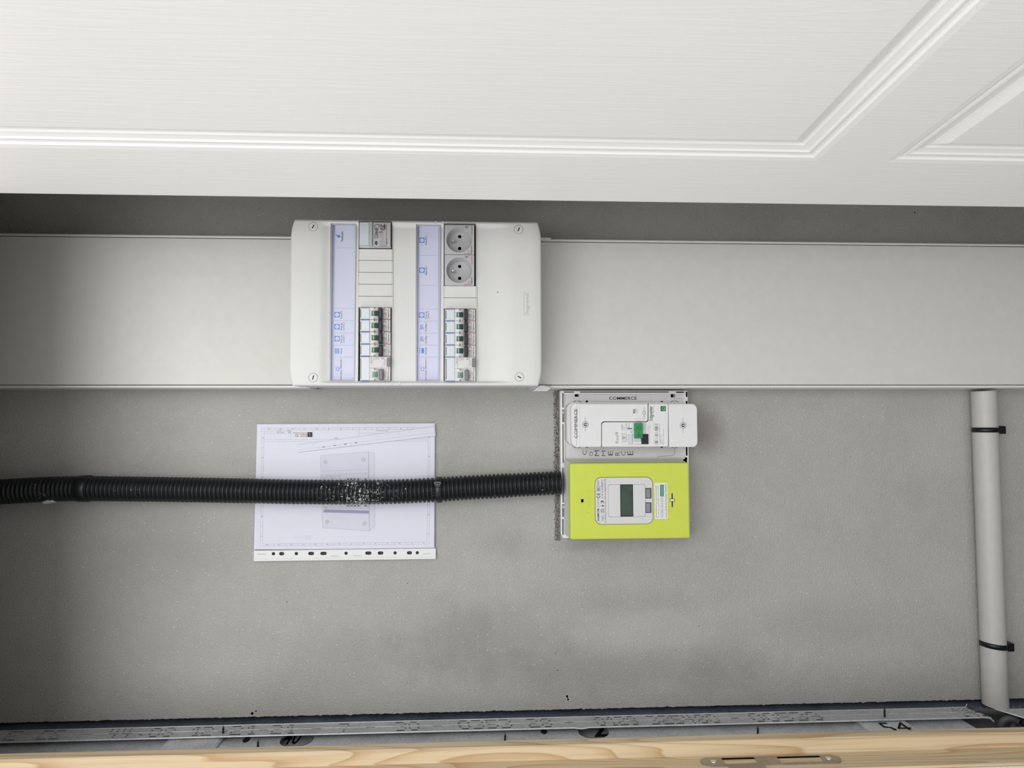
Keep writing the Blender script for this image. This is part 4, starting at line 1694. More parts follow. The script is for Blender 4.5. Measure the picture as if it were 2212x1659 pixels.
# sealing screws with their slots
for px, py in ((1264.5, 917), (1475.3, 918.7)):
    c = at(px, py, DF)
    q = MB()
    q.ring(c[0], c[1], 4.6, 5.3, DF, DF + 0.75, 'ink_grey', 24)
    q.cyl(c[0], c[1], 4.6, DF, DF + 0.9, 'db', 24, 0.3)
    s = q.build('cover_screw', sw)
    q = MB()
    q.cyl(c[0], c[1], 3.0, DF + 0.8, DF + 1.0, 'ink', 16)
    q.cyl(c[0] - 0.6, c[1] + 0.4, 1.9, DF + 0.9, DF + 1.15, 'rubble', 12)
    q.box(c[0] - 0.2, c[0] + 2.6, c[1] - 0.7, c[1] + 0.7, DF + 1.05, DF + 1.25, 'db')
    q.build('recess', s)
    q = MB()
    for sg in (1, -1):
        q.box(c[0] - 0.9, c[0] + 0.9, c[1] + sg * 9 - 3.4, c[1] + sg * 9 + 3.4, DF + 0.5, DF + 0.62, 'ink_pale')
    q.line([(c[0] + 10.5 + 1.7 * math.cos(i * 0.7), c[1] - 0.2 + 1.7 * math.sin(i * 0.7)) for i in range(9)], DF + 0.6, 0.3, 'ink_pale', False, False)
    q.build('slot_mark', s)
# rating button and small seal
q = MB()
q.pbox(1367.2, 883, 1378.2, 893, DF + 0.3, DF + 0.9, 'meter_grey', 0.4, 1.6)
q.text('R5', 1367.6, 884, 1372.4, 892.4, DF + 0.95, 'up', 'ink', 0.02)
q.build('rating_button', sw)
q = MB()
for ya, yb in ((879, 888), (895, 905)):
    q.pbox(1390, ya, 1393, yb, DF + 0.4, DF + 0.56, 'ink_pale')
q.pbox(1388.2, 888.5, 1394.6, 894.8, DF + 0.4, DF + 0.75, 'ink_grey')
q.pbox(1389.0, 889.3, 1393.8, 894.0, DF + 0.7, DF + 1.1, 'db', 0.2)
q.build('seal_slot', sw)
# toggle bay
q = MB()
fr = rect(1341.5, 930.3, 1403, 961.3, DF + 1)
wn = rect(1357, 937.2, 1400.8, 959.8, DF + 1)
q.prism(rr(*fr, 4, 5), DF + 0.1, DF + 1.6, 'db', 0.5, [rr(*wn, 0.5, 2)])
bay = q.build('toggle_bay', sw)
q = MB()
q.box(wn[0], wn[1], wn[2], wn[3], DF + 0.2, DF + 0.5, 'meter_grey')
w2 = rect(1365.5, 938, 1386, 959, DF)
q.box(w2[0], w2[1], w2[2], w2[3], DF + 0.5, DF + 0.8, 'flap', 0.2)
w3 = rect(1366.5, 953.8, 1385, 958.6, DF)
q.box(w3[0], w3[1], w3[2], w3[3], DF + 0.8, DF + 2.4, 'db', 0.5)
w4 = rect(1371, 946, 1384, 952, DF)
q.box(w4[0], w4[1], w4[2], w4[3], DF + 0.8, DF + 1.8, 'meter_grey', 0.3)
q.line([(1366, 938), (1366, 959)], DF + 0.9, 0.5, 'ink_grey')
q.build('rocker_window', bay)
q = MB()
w5 = rect(1385.2, 937.6, 1400.6, 959.2, DF + 1.5)
q.box(w5[0], w5[1], w5[2], w5[3], DF + 0.5, DF + 2.2, 'black', 0.4)
q.build('black_rocker', bay)
q = MB()
q.pbox(1342.2, 936.2, 1354, 955, DF + 1.2, DF + 2.2, 'meter_grey', 0.5, 1.5)
q.line([(1342.4, 936.2), (1352, 936.2), (1354, 938), (1354, 953.5), (1352, 955), (1342.4, 955)], DF + 1.7, 0.45, 'ink_grey')
q.text('T', 1345, 941, 1351.5, 950, DF + 2.3, 'up', 'ink_grey')
q.build('test_button', bay)
q = MB()
q.text('I', 1362, 932.6, 1366.5, 934.2, DF + 1.7, 'up', 'ink_grey')
c = at(1394, 934.2, DF + 1.7)
q.ring(c[0], c[1], 0.8, 1.3, DF + 1.6, DF + 1.72, 'ink_grey', 14)
q.build('toggle_marks', bay)
q = MB()
tb = rect(1371.2, 913.6, 1388.6, 947, DF + 8)
q.prism(rr(*tb, 1.0, 3), DF + 0.2, DF + 8, 'dbgreen', 0.5)
tab = q.build('green_tab', sw)
q = MB()
dd = DF + 8.1
q.line([(1380, 932), (1380, 942.5)], dd, 0.7, 'dbgreen_d')
q.line([(1376, 938.5), (1380, 943.3), (1384.2, 938.5)], dd, 0.8, 'dbgreen_d')
c = at(1380.5, 924, dd)
q.line([(c[0] + 2.7 * math.cos(i * 0.63), c[1] + 2.7 * math.sin(i * 0.63)) for i in range(10)], dd, 0.5, 'dbgreen_d', True, False)
q.line([(1376.4, 924.5), (1380.5, 924.5)], dd, 0.5, 'dbgreen_d')
c = at(1384.6, 943.8, dd)
q.flat(circ(c[0], c[1], 0.8, 10), dd, 'dbgreen_d', False)
q.build('padlock_and_arrow', tab)
# printing
q = MB()
d = DF + 0.3
q.text('COMMERCE', 1240.5, 883.5, 1247.2, 946.5, DF + 0.2, 'up', 'ink', 0.0)
q.text('Schneider', 1402.3, 877, 1409.2, 909, d, 'up', 'dbgreen_d', 0.02)
q.text('Electric', 1409.6, 878, 1412.6, 892, d, 'up', 'ink_grey')
c = at(1410.5, 898.5, d)
q.ring(c[0], c[1], 1.2, 2.0, d - 0.05, d + 0.02, 'dbgreen_d', 16)
q.flat([(1427, 877.3), (1438.2, 877.3), (1438.2, 888.2), (1427, 888.2)], d, 'dbgreen_d')
q.line([(1429, 882.7), (1432.4, 879.4), (1436, 879.6), (1436, 886), (1432.6, 886), (1429, 882.7)], d + 0.05, 0.6, 'dbgreen_l')
q.line([(1434, 882.2), (1434, 884.6)], d + 0.05, 0.5, 'dbgreen_l')
q.text('Resi9', 1329.2, 933.8, 1336.4, 957.5, d, 'up', 'ink_grey', -0.004)
for s, x0, y0, x1, y1 in (('DB90', 1342, 916, 1345.5, 928), ('2P', 1347, 920, 1349, 928.5), ('15-45A', 1351.5, 913.5, 1354.5, 926), ('500mA', 1357.5, 913.5, 1360, 926),
                          ('Forme', 1390, 913.5, 1392.2, 927), ('Norme', 1393.5, 915, 1395.6, 927), ('Phase 1', 1399.5, 918, 1401.4, 928.5), ('Frappe 1', 1403, 915, 1405, 928.5),
                          ('NFC 62 411', 1411.6, 911.5, 1413.4, 928.5), ('20 min', 1411.6, 947, 1413.2, 958.5),
                          ('3 606480 328817', 1423.8, 915, 1425.8, 959), ('R9FT 645', 1427, 940, 1428.6, 959), ('Ph/N 230V', 1429.4, 950, 1431, 959), ('France Electric', 1432, 925, 1433.6, 959)):
    q.text(s, x0, y0, x1, y1, d, 'up', 'ink_grey')
y = 915.5
rb_ = random.Random(3)
while y < 959:
    hgt = rb_.choice((0.8, 1.1, 1.6, 2.2))
    q.flat([(1414.6, y), (1421.6, y), (1421.6, y + hgt), (1414.6, y + hgt)], d, 'ink_grey' if rb_.random() < 0.6 else 'ink_pale')
    y += hgt + rb_.choice((0.6, 0.9, 1.5))
c = at(1360, 924, d)
q.flat(circ(c[0], c[1] - 1.5, 5.0, 14, 1.2), d, 'ink_grey', False)
q.build('printed_marking', sw)

# ------------------------------------------------------------------ green smart meter
LF = 74.0
o = rect(1231.8, 1000.3, 1489.3, 1164.3, LF)
mt = thing('smart_meter', 'lime green electricity meter with grey display panel and dark screen', 'electricity meter', (o[1], (o[2] + o[3]) / 2, PD))
mb = MB()
bk = rect(1219.5, 990.2, 1478, 1162, 26)
mb.prism([(bk[0] + 6, bk[2] + 2), (bk[1], bk[2] + 2), (bk[1], bk[3] - 8), (bk[1] - 10, bk[3]), (bk[0] + 3, bk[3]), (bk[0], bk[3] - 3), (bk[0], bk[2] + 14)], PD - 2.8, 28, 'plate', 0.8)
mb.build('base', mt)
mb = MB()
pl = rr(o[0], o[1], o[2], o[3], 3.2, 5)
n = len(pl)
cuv = ((o[0] + o[1]) / 2, (o[2] + o[3]) / 2)
low = []
for u, v in ccw(pl):
    du = -5.5 if u < cuv[0] else 0.0
    dv = 5.5 if v > cuv[1] else 0.5
    low.append((u + du * 0.8, v + dv * 0.8))
pl = ccw(pl)
r0 = [(u, v, 28.05) for u, v in low]
rm = [(u + (a - u) * 0.24, v + (b_ - v) * 0.24, LF - 11) for (u, v), (a, b_) in zip(pl, low)]
mb.add(r0 + rm, [(i, (i + 1) % n, n + (i + 1) % n, n + i) for i in range(n)], 'plate')
r0 = rm
r1 = [(u, v, LF - 2.2) for u, v in pl]
r2 = [(u, v, LF - 0.6) for u, v in inset(pl, 0.6)]
r3 = [(u, v, LF) for u, v in inset(pl, 2.0)]
vs = r0 + r1 + r2 + r3
fs = [(k * n + i, k * n + (i + 1) % n, (k + 1) * n + (i + 1) % n, (k + 1) * n + i) for k in range(3) for i in range(n)]
fs.append(tuple(range(3 * n, 4 * n)))
mb.add(vs, fs, 'lime')
mb.build('front_cover', mt)
mb = MB()
p = rect(1286, 1031.3, 1410, 1132, LF + 1)
mb.prism(rr(p[0] - 0.7, p[1] + 0.7, p[2] - 0.7, p[3] + 0.7, 11, 8), LF - 0.5, LF + 0.25, 'btn_dark')
mb.prism(rr(p[0], p[1], p[2], p[3], 10.5, 8), LF, LF + 1.2, 'meter_grey', 0.5)
pan = mb.build('display_panel', mt)
d = LF + 1.25
mb = MB()
s = rect(1314.5, 1047, 1394, 1116, d)
mb.prism(rr(*s, 3, 4), d - 0.1, d + 0.35, 'meter_grey', 0.3)
mb.line(rr(s[0] - 0.2, s[1] + 0.2, s[2] - 0.2, s[3] + 0.2, 3, 4), d + 0.02, 0.5, 'ink_grey', True, False)
mb.build('screen_bezel', pan)
mb = MB()
mb.pbox(1340, 1046.8, 1367.6, 1115.6, d, d + 0.5, 'void')
mb.pbox(1341.2, 1048, 1366.4, 1114, d + 0.5, d + 0.8, 'lcd')
mb.build('screen', pan)
for ya, yb in ((1054.2, 1077), (1085.2, 1108)):
    mb = MB()
    mb.pbox(1394, ya, 1407.2, yb, d - 0.1, d + 0.6, 'btn_dark', 0.2, 1.0)
    mb.pbox(1395.6, ya + 1.6, 1405.2, yb - 1.6, d + 0.5, d + 1.6, 'button', 0.5)
    mb.build('button', pan)
q = MB()
d = LF + 1.25
for s, x0, y0, x1, y1, bo, mt_ in (('SAGEMCOM', 1290.2, 1099, 1294.4, 1125.5, 0.03, 'ink'), ('6/190099-04', 1290.6, 1075.5, 1294, 1096, 0, 'ink_grey'), ('0071', 1289.8, 1038, 1294.2, 1048, 0, 'ink'),
                              ('S16C1', 1299.4, 1113, 1303.8, 1125.5, 0, 'ink'), ('3', 1297.8, 1081, 1304, 1087.4, 0.01, 'ink'), ('N° 81 21 64 680000 01', 1298.8, 1036.5, 1302.8, 1076, 0, 'ink'),
                              ('Ca 1Wh/Imp 21 -25°C/+55°C 230V 0,5-10/60A 50Hz Cl.B', 1305.8, 1034, 1310, 1130, 0.008, 'ink'), ('M21', 1290.8, 1052.5, 1294.6, 1059, 0.02, 'ink')):
    q.text(s, x0, y0, x1, y1, d, 'up', mt_, bo)
q.line([(1289.2, 1050), (1296, 1050), (1296, 1060.6), (1289.2, 1060.6)], d, 0.5, 'ink', True)
q.line([(1298.4, 1099.8), (1304.4, 1099.8), (1304.4, 1107), (1298.4, 1107)], d, 0.5, 'ink', True)
q.line([(1300, 1102), (1303, 1102), (1303, 1105), (1300, 1105)], d, 0.5, 'ink', True)
q.line([(1297.5, 1092.8), (1303, 1092.8)], d, 0.6, 'ink')
c = at(1302.4, 1092.8, d)
q.flat(circ(c[0], c[1], 1.3, 12), d, 'ink', False)
for cy, e in ((1071.8, 0), (1066.0, 1)):
    c = at(1292.6, cy - 1.0, d)
    q.line([(c[0] + 2.6 * math.cos(math.radians(180 + a)), c[1] - 0.6 + 2.6 * math.sin(math.radians(180 + a))) for a in range(0, 181, 20)], d, 0.8, 'ink', False, False)
    if e:
        q.line([(c[0], c[1] - 3), (c[0], c[1] - 0.4)], d, 0.7, 'ink', False, False)
q.build('printed_marking', pan)
# sticker
q = MB()
q.pbox(1414.2, 1043, 1442.3, 1121, LF - 0.2, LF + 0.3, 'db', 0.0, 1.5)
stk = q.build('sticker', mt)
stk['label'] = 'white information sticker with green block'
q = MB()
d = LF + 0.36
q.text('EN SAVOIR PLUS sur la charte de protection', 1416.4, 1048.5, 1419.4, 1118, d, 'up', 'ink', 0.012)
q.text('des données personnelles www.enedis.fr', 1421, 1048.5, 1424, 1118, d, 'up', 'ink')
q.flat([(1426, 1047), (1434, 1047), (1434, 1072.5), (1426, 1072.5)], d, 'dbgreen')
q.text('Service & appel gratuits', 1428.4, 1049, 1431.6, 1071, d + 0.05, 'up', 'db')
q.text('0 800 054 659', 1428, 1075, 1432, 1113.5, d, 'up', 'dbgreen')
q.line([(1427, 1074.5), (1433.4, 1074.5), (1433.4, 1114.5), (1427, 1114.5)], d, 0.3, 'ink_grey', True)
q.text('au', 1429, 1115.5, 1431.6, 1118, d, 'up', 'ink')
q.text("ou sur le site de votre fournisseur d'électricité", 1436.6, 1046, 1440, 1118, d, 'up', 'ink', 0.012)
q.build('sticker_print', stk)
q = MB()
q.line([(1413.2, 1039.4), (1443.3, 1039.4), (1443.3, 1122.6), (1413.2, 1122.6)], LF + 0.08, 0.4, 'lime_dark', True)
vs_, fs_, a0, a1, b0, b1 = text_geo('Linky', 0.0)
q.text('Linky', 1267.5, 1056, 1279.5, 1109, LF + 0.12, 'up', 'lime_dark', -0.01)  # flat letters, shading of the relief put into the darker lime
q.text('Linky', 1268.4, 1056.8, 1279.2, 1108.4, LF + 0.16, 'up', 'lime', -0.03)
q.build('embossed_name', mt)
q = MB()
q.pbox(1254.2, 1077, 1261.6, 1087.4, LF - 0.2, LF + 0.3, 'lime_dark', 0, 0.6)
q.pbox(1255.4, 1078.4, 1260.4, 1085, LF + 0.2, LF + 0.4, 'void')
q.build('optical_port', mt)
q = MB()
q.pbox(1450.6, 1065, 1453.6, 1096, LF - 0.2, LF + 0.12, 'ink_grey')
q.pbox(1451.2, 1067, 1453, 1094, LF, LF + 0.3, 'ink')
q.pbox(1447.2, 1077.4, 1457.2, 1083.4, LF + 0.1, LF + 0.9, 'ink')
q.pbox(1448, 1078.2, 1456.4, 1082.6, LF + 0.8, LF + 1.7, 'db', 0.3)
q.build('seal_latch', mt)

# ------------------------------------------------------------------ document sleeve
SU0, SU1, SV1, SV0 = -373.6, -67.2, -2.9, -235.6
vm = at(745, 1187, 5)[1]
sv = thing('document_sleeve', 'clear punched plastic sleeve holding papers behind the black conduit', 'document sleeve', ((SU0 + SU1) / 2, (SV0 + SV1) / 2, 0.5))
q = MB()
q.box(SU0, SU1, vm, SV1, 1.2, 1.6, 'clear_sleeve')
q.build('back_film', sv)
q = MB()
q.box(SU0 + 0.5, SU1, vm, SV1, 5.2, 5.45, 'clear_sleeve')
q.build('front_film', sv)
q = MB()
hs = []
for x0, x1 in ((587, 594.5), (603, 614), (636.5, 644), (665.8, 678.5), (692, 705.8), (744, 751.2), (789, 802.5), (816, 828.2), (850, 857), (879, 890), (898, 905)):
    t = (x0 - 547) / 394.0
    yc = 1196.4 - 2.6 * t
    a = rect(x0, yc - 3.6, x1, yc + 3.6, 4.6)
    hs.append(rr(a[0], a[1], a[2], a[3], 3.0, 5))
q.prism([(SU0, SV0), (SU1, SV0), (SU1, vm), (SU0, vm)], 3.6, 4.6, 'sleeve', 0, hs)
mg = q.build('punched_margin', sv)
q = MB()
q.box(SU0 + 20, SU1 - 18, SV0 + 7, vm - 3, 0.8, 1.2, 'dark_grey')  # added dark strip, stands in for the shade behind the punched holes
q.build('hole_shade_strip', sv)
q = MB()
u = SU0 + 1.5
while u < SU1 - 3:
    q.box(u, u + 2.1, SV0 + 3.4, SV0 + 4.0, 4.6, 4.7, 'ink_pale')
    q.box(u, u + 2.3, vm + 0.2, vm + 0.9, 4.6, 5.5, 'ink_grey')
    u += 3.4
v = vm + 3
while v < SV1 - 3:
    q.box(SU1 - 3.4, SU1 - 2.6, v, v + 2.2, 4.8, 5.55, 'ink_pale')
    v += 3.4
for x0, y0, x1, y1 in ((556, 1196.5, 573.5, 1198), (714.5, 1201.3, 731.5, 1201.3), (763, 1200.4, 779.5, 1200.4), (914.5, 1196.6, 930.5, 1195.6)):
    q.line([(x0, y0), (x1, y1)], 4.7, 0.55, 'ink_grey')
q.build('welded_seam', mg)

pd = 3.6
paper = thing('printed_drawing', 'white printed sheet with a drawing of a fuse box inside the sleeve', 'paper', ((SU0 + SU1) / 2, -100, 2.0))
q = MB()
pa = [at(555.5, 916.5, pd), at(940, 914.5, pd), at(938.5, 1186.2, pd), at(548.5, 1187, pd)]
q.prism(pa, 2.0, pd, 'paper')
q.build('sheet', paper)
TL, TR, BL, BR = (566, 924.5), (929.5, 923), (562.5, 1179.5), (927, 1175)


def fq(s, t):
    return ((TL[0] * (1 - s) + TR[0] * s) * (1 - t) + (BL[0] * (1 - s) + BR[0] * s) * t,
            (TL[1] * (1 - s) + TR[1] * s) * (1 - t) + (BL[1] * (1 - s) + BR[1] * s) * t)


q = MB()
d = pd + 0.06
lw = 0.32
q.line([fq(0, 0), fq(1, 0), fq(1, 1), fq(0, 1)], d, lw, 'ink_line', True)
q.line([fq(0.0125, 0.017), fq(0.988, 0.017), fq(0.988, 0.983), fq(0.0125, 0.983)], d, lw, 'ink_line', True)
for i in range(1, 14):
    s = i / 14.0 + 0.008
    q.line([fq(s, 0), fq(s, 0.017)], d, lw, 'ink_line')
    q.line([fq(s, 1), fq(s, 0.983)], d, lw, 'ink_line')
for i in range(14):
    n_ = str(14 - i)
    for t, in ((0.009,), (0.991,)):
        x, y = fq((i + 0.5) / 14.0 + 0.004, t)
        wx = 3.0 if len(n_) == 2 else (0.5 if n_ == '1' else 1.6)
        q.text(n_, x - wx / 1.4, y - 1.3, x + wx / 1.4, y + 1.3, d, 'flip', 'ink')
for i in range(1, 6):
    t = i / 6.0
    q.line([fq(0, t), fq(0.0125, t)], d, lw, 'ink_line')
    q.line([fq(1, t), fq(0.988, t)], d, lw, 'ink_line')
for i in range(6):
    for s in (0.006, 0.994):
        x, y = fq(s, (i + 0.5) / 6.0)
        q.text('FEDCBA'[i] if False else 'FEDCBA'[i], x - 1.0, y - 1.3, x + 1.0, y + 1.3, d, 'flip', 'ink')
# title block, upside down as hung
q.line([(571.5, 949.6), (776, 948.6), (925, 948.0)], d, lw, 'ink_line')
q.line([(571.5, 954), (776, 953.0), (925, 952.4)], d, lw, 'ink_line')
q.line([(571.5, 932.6), (628.5, 932.4)], d, lw, 'ink_line')
q.line([(571.5, 936.6), (628.5, 936.4)], d, lw, 'ink_line')
for x in (628.5, 676.5, 776):
    q.line([(x, 928.5), (x, 949)], d, lw, 'ink_line')
q.line([(776, 935.8), (925, 935)], d, lw, 'ink_line')
q.flat([(664, 933.6), (674.8, 933.6), (674.8, 944), (664, 944)], d, 'ink')
q.flat([(666.5, 936), (669, 935), (671.5, 940.5), (668.5, 942.5), (669.2, 939)], d + 0.05, 'ink_brown')
q.text('EGC 33', 638, 937.6, 662.6, 944, d, 'flip', 'ink_brown', 0.02)
q.text('ELECTRICITE GENERALE', 632, 934, 662.8, 936.6, d, 'flip', 'ink')
q.text('2 / 4', 600.5, 929.3, 607.5, 931.8, d, 'flip', 'ink')
q.text('Folio', 620.5, 929.3, 627, 931.8, d, 'flip', 'ink')
q.text('26/01/2024', 598, 933.4, 614, 936, d, 'flip', 'ink_grey')
q.text('Date', 622, 933.2, 627.5, 935.8, d, 'flip', 'ink')
q.text('Client', 721.5, 945.4, 730.5, 947.8, d, 'flip', 'ink')
q.text('Tableau électrique 1', 812, 929.4, 839.5, 932, d, 'flip', 'ink')
# the ghost of the next sheet showing through
q.text('EGC 33', 634.5, 1157.5, 657, 1162.5, d, 'right', 'fill_grey')
q.flat([(660, 1156.5), (671, 1156.5), (671, 1166.5), (660, 1166.5)], d, 'fill_grey')
# drawing of the board
f0 = [(692, 984), (796, 976), (798, 1147), (697, 1140)]
q.flat(f0, d + 0.02, 'fill_grey')
q.line(f0, d + 0.06, lw, 'ink_line', True)
sd = [(796, 976), (808.8, 979.3), (810, 1136), (798, 1147)]
q.flat(sd, d + 0.02, 'fill_grey')
q.line(sd, d + 0.06, lw, 'ink_line', True)
d2 = d + 0.08
q.line([(694.5, 1018), (797, 1013.6)], d2, lw, 'ink_line')
q.line([(696, 1024.6), (797, 1021.4)], d2, lw, 'ink_line')
q.line([(698, 1028), (794, 1023.6), (794.5, 1098.6), (700, 1097)], d2, lw, 'ink_line', True)
q.flat([(700.5, 1100.2), (797, 1103), (797, 1109.6), (697.8, 1106.8)], d2, 'fill_dark')
for px, py, r in ((702.5, 998, 3.0), (784.8, 992.6, 3.4), (706.4, 1127, 3.0), (787.4, 1130.6, 3.4)):
    c = at(px, py, d2)
    q.flat(circ(c[0], c[1], r, 20), d2, 'ink_grey', False)
    q.flat(circ(c[0], c[1], r - 0.45, 20), d2 + 0.04, 'db', False)
    q.line([(c[0] - r, c[1]), (c[0] + r, c[1])], d2 + 0.08, 0.45, 'ink_grey', False, False)
    q.line([(c[0], c[1] - r), (c[0], c[1] + r)], d2 + 0.08, 0.45, 'ink_grey', False, False)
for cx in (709, 727):
    c = at(cx, 1035, d2)
    q.line([(c[0] + 6 * math.cos(i * 0.35), c[1] + 6 * math.sin(i * 0.35)) for i in range(18)], d2, 0.35, 'ink_line', True, False)
for x in (717.5, 734, 748, 756, 763, 770, 778):
    q.line([(x, 1026.4), (x + 0.4, 1098)], d2, lw, 'ink_line')
for x in (751.8, 759, 766.3, 774, 789.4):
    q.flat([(x - 2, 1033), (x + 2, 1033), (x + 2, 1037), (x - 2, 1037)], d2 + 0.04, 'ink_grey')
    q.flat([(x - 1.6, 1091), (x + 2.4, 1091), (x + 3.4, 1094), (x - 2.6, 1094)], d2 + 0.04, 'ink_grey')
q.line([(701, 1096.4), (707, 1096.4)], d2 + 0.04, 1.0, 'fill_dark')
q.build('printed_drawing_lines', paper)

strip = thing('paper_strip', 'narrow slanting paper strip with tiny labels over the drawing', 'paper strip', (-200, -40, 4.0))
q = MB()
sd_ = 4.6
q.prism([at(641, 961, sd_), at(939.5, 921, sd_), at(941, 942, sd_), at(643.6, 977.6, sd_)], 4.1, sd_, 'paper')
q.build('strip', strip)
q = MB()
d = sd_ + 0.06
q.line([(641, 961), (939, 921.3)], d, 0.22, 'ink_line')
q.line([(643, 972.3), (939.5, 934)], d, 0.25, 'ink_line')
q.line([(643.6, 977.2), (941, 941.8)], d, 0.4, 'ink_grey')
for x, y in ((688.5, 966.6), (711.5, 963.8), (735, 960.8), (758.5, 957.8), (781.5, 954.8)):
    q.line([(x, y), (x + 0.3, y + 5)], d, 0.22, 'ink_line')
for x, y in ((699, 965.4), (723, 962.4), (746, 959.3), (769, 956.5)):
    q.line([(x - 2.4, y + 0.3), (x + 2.4, y - 0.3)], d, 0.9, 'ink')
for x, y in ((676, 962), (815, 942.5), (837, 940.5), (861, 937), (884, 933.6)):
    c = at(x, y, d)
    q.flat(circ(c[0], c[1], 1.9, 12), d, 'fill_grey', False)
q.build('strip_print', strip)

# ------------------------------------------------------------------ corrugated conduit
cp = [(-60, 1065.5), (0, 1062.5), (80, 1058), (165, 1055.5), (300, 1056.5), (400, 1058), (550, 1060.5), (640, 1062.3), (740, 1063), (850, 1062), (945, 1058), (1000, 1054), (1100, 1048.8), (1160, 1045.5), (1211, 1043)]
CD = 30.0
ctrl = [at(x, y, CD) for x, y in cp]


def interp(u):
    for i in range(len(ctrl) - 1):
        if ctrl[i][0] <= u <= ctrl[i + 1][0]:
            p0 = ctrl[max(i - 1, 0)][1]
            p1, p2 = ctrl[i][1], ctrl[i + 1][1]
            p3 = ctrl[min(i + 2, len(ctrl) - 1)][1]
            t = (u - ctrl[i][0]) / (ctrl[i + 1][0] - ctrl[i][0])
            return 0.5 * (2 * p1 + (p2 - p0) * t + (2 * p0 - 5 * p1 + 4 * p2 - p3) * t * t + (3 * p1 - p0 - 3 * p2 + p3) * t ** 3)
    return ctrl[-1][1]


PITCH = 6.95
path, rad = [], []
u = ctrl[0][0]
while u < ctrl[-1][0] - 1:
    for k, r in ((0.0, 17.9), (0.17, 17.9), (0.24, 20.3), (0.50, 20.75), (0.85, 20.3), (0.93, 17.9)):
        uu = min(u + k * PITCH, ctrl[-1][0])
        path.append((uu, interp(uu), CD))
        rad.append(r * (0.97 if uu > 60 else 1.0))
    u += PITCH
mb = MB()
mb.tube(path, rad, 'conduit', 28)
cond = tag(mb.build('corrugated_conduit', None, (0, 0, 0)), 'black corrugated conduit smeared with plaster, crossing the wall and the sleeve', 'conduit')


def band(mbx, u0, u1, uc, r, mat, n=28):
    vc = interp(uc)
    prof_ = [(u0, r - 3), (u0, r), (u0 + 0.5, r + 0.5), (u1 - 0.5, r + 0.5), (u1, r), (u1, r - 3)]
    vs, fs = [], []
    for a, rr_ in prof_:
        for j in range(n):
            t = 2 * math.pi * j / n
            vs.append((a, vc + rr_ * math.cos(t), CD + rr_ * math.sin(t)))
    for i in range(len(prof_) - 1):
        for j in range(n):
            fs.append((i * n + j, i * n + (j + 1) % n, (i + 1) * n + (j + 1) % n, (i + 1) * n + j))
    mbx.add(vs, fs, mat, True)


uc = at(947, 1058, CD + 21)[0]
ct = thing('conduit_clip', 'black strap clip round the conduit at the lower edge of the sleeve', 'cable clip', (uc, interp(uc), CD), 'conduit clips')
q = MB()
band(q, uc - 5, uc + 5, uc, 21.4, 'conduit_tie')
q.build('strap', ct)
q = MB()
q.pbox(938, 1040.5, 952, 1044.2, CD + 17, CD + 22.0, 'conduit_tie', 0.6)
q.pbox(939.5, 1045.5, 951.5, 1052.5, CD + 19, CD + 22.8, 'conduit_tie', 0.8)
q.build('buckle', ct)
q = MB()
a = rect(938, 1041.2, 952, 1046.2, CD + 23)
q.prism(rr(a[0], a[1], a[2], a[3], 0.8, 2), CD + 20, CD + 23.2, 'conduit_tie', 0.0, [rr(a[0] + 1.6, a[1] - 1.6, a[2] + 1.0, a[3] - 1.0, 0.3, 1)])
q.line(rr(a[0] + 0.3, a[1] - 0.3, a[2] + 0.3, a[3] - 0.3, 0.6, 2), CD + 23.25, 0.4, 'ink_pale', True, False)
q.build('buckle_window', ct)
uc = at(167, 1055, CD + 21)[0]
ct = thing('conduit_clip', 'black strap clip on the shaded left end of the conduit', 'cable clip', (uc, interp(uc), CD), 'conduit clips')
q = MB()
band(q, uc - 9, uc + 9, uc, 21.4, 'conduit_tie')
q.build('strap', ct)
# lump of plaster stuck below the conduit
mb = MB()
c = at(107, 1083, 34)
rp = random.Random(11)
vs, fs = [], []
nr, ns = 6, 14
for i in range(nr + 1):
    for j in range(ns):
        a = 2 * math.pi * j / ns
        k = math.sin(math.pi * i / nr)
        ll = math.cos(math.pi * i / nr)
        vs.append((c[0] + 13 * ll + rp.uniform(-1.5, 1.5), c[1] + 3.6 * k * math.cos(a) + 2.2 * ll + rp.uniform(-0.9, 0.9), 34 + 9 * k * math.sin(a) + rp.uniform(-1, 1)))
for i in range(nr):
    for j in range(ns):
        fs.append((i * ns + j, i * ns + (j + 1) % ns, (i + 1) * ns + (j + 1) % ns, (i + 1) * ns + j))
mb.add(vs, fs, 'plaster')
tag(mb.build('plaster_lump', None, (c[0], c[1], 30)), 'crust of pale plaster stuck to the conduit at the far left', 'plaster')

# ------------------------------------------------------------------ grey pipe on the right
pu = 904.5
PR = 20.2
pc = 22.0
pipe = thing('plastic_pipe', 'straight grey plastic pipe from the trunking to the pine jamb', 'pipe', (pu, -500, pc))
mb = MB()
n = 36
vs, fs = [], []
for v, tilt in ((50.5, 0.03), (40, 0), (-470, 0), (-498, -0.14)):
    for j in range(n):
        a = 2 * math.pi * j / n
        for r in (PR,):
            vs.append((pu + r * math.cos(a), v + tilt * r * math.cos(a), pc + r * math.sin(a)))
for i in range(3):
    for j in range(n):
        fs.append((i * n + j, i * n + (j + 1) % n, (i + 1) * n + (j + 1) % n, (i + 1) * n + j))
mb.add(vs, fs, 'pipe', True)
for ring_, sgn in ((0, 1), (3, -1)):
    outer_ = vs[ring_ * n:(ring_ + 1) * n]
    inner_ = [(pu + (p[0] - pu) * 0.88, p[1], pc + (p[2] - pc) * 0.88) for p in outer_]
    mb.add(outer_ + inner_, [(j, (j + 1) % n, n + (j + 1) % n, n + j) for j in range(n)], 'pipe')
    mb.add([(p[0], p[1] - sgn * 2, p[2]) for p in inner_], [tuple(range(n))], 'void')
mb.build('tube', pipe)


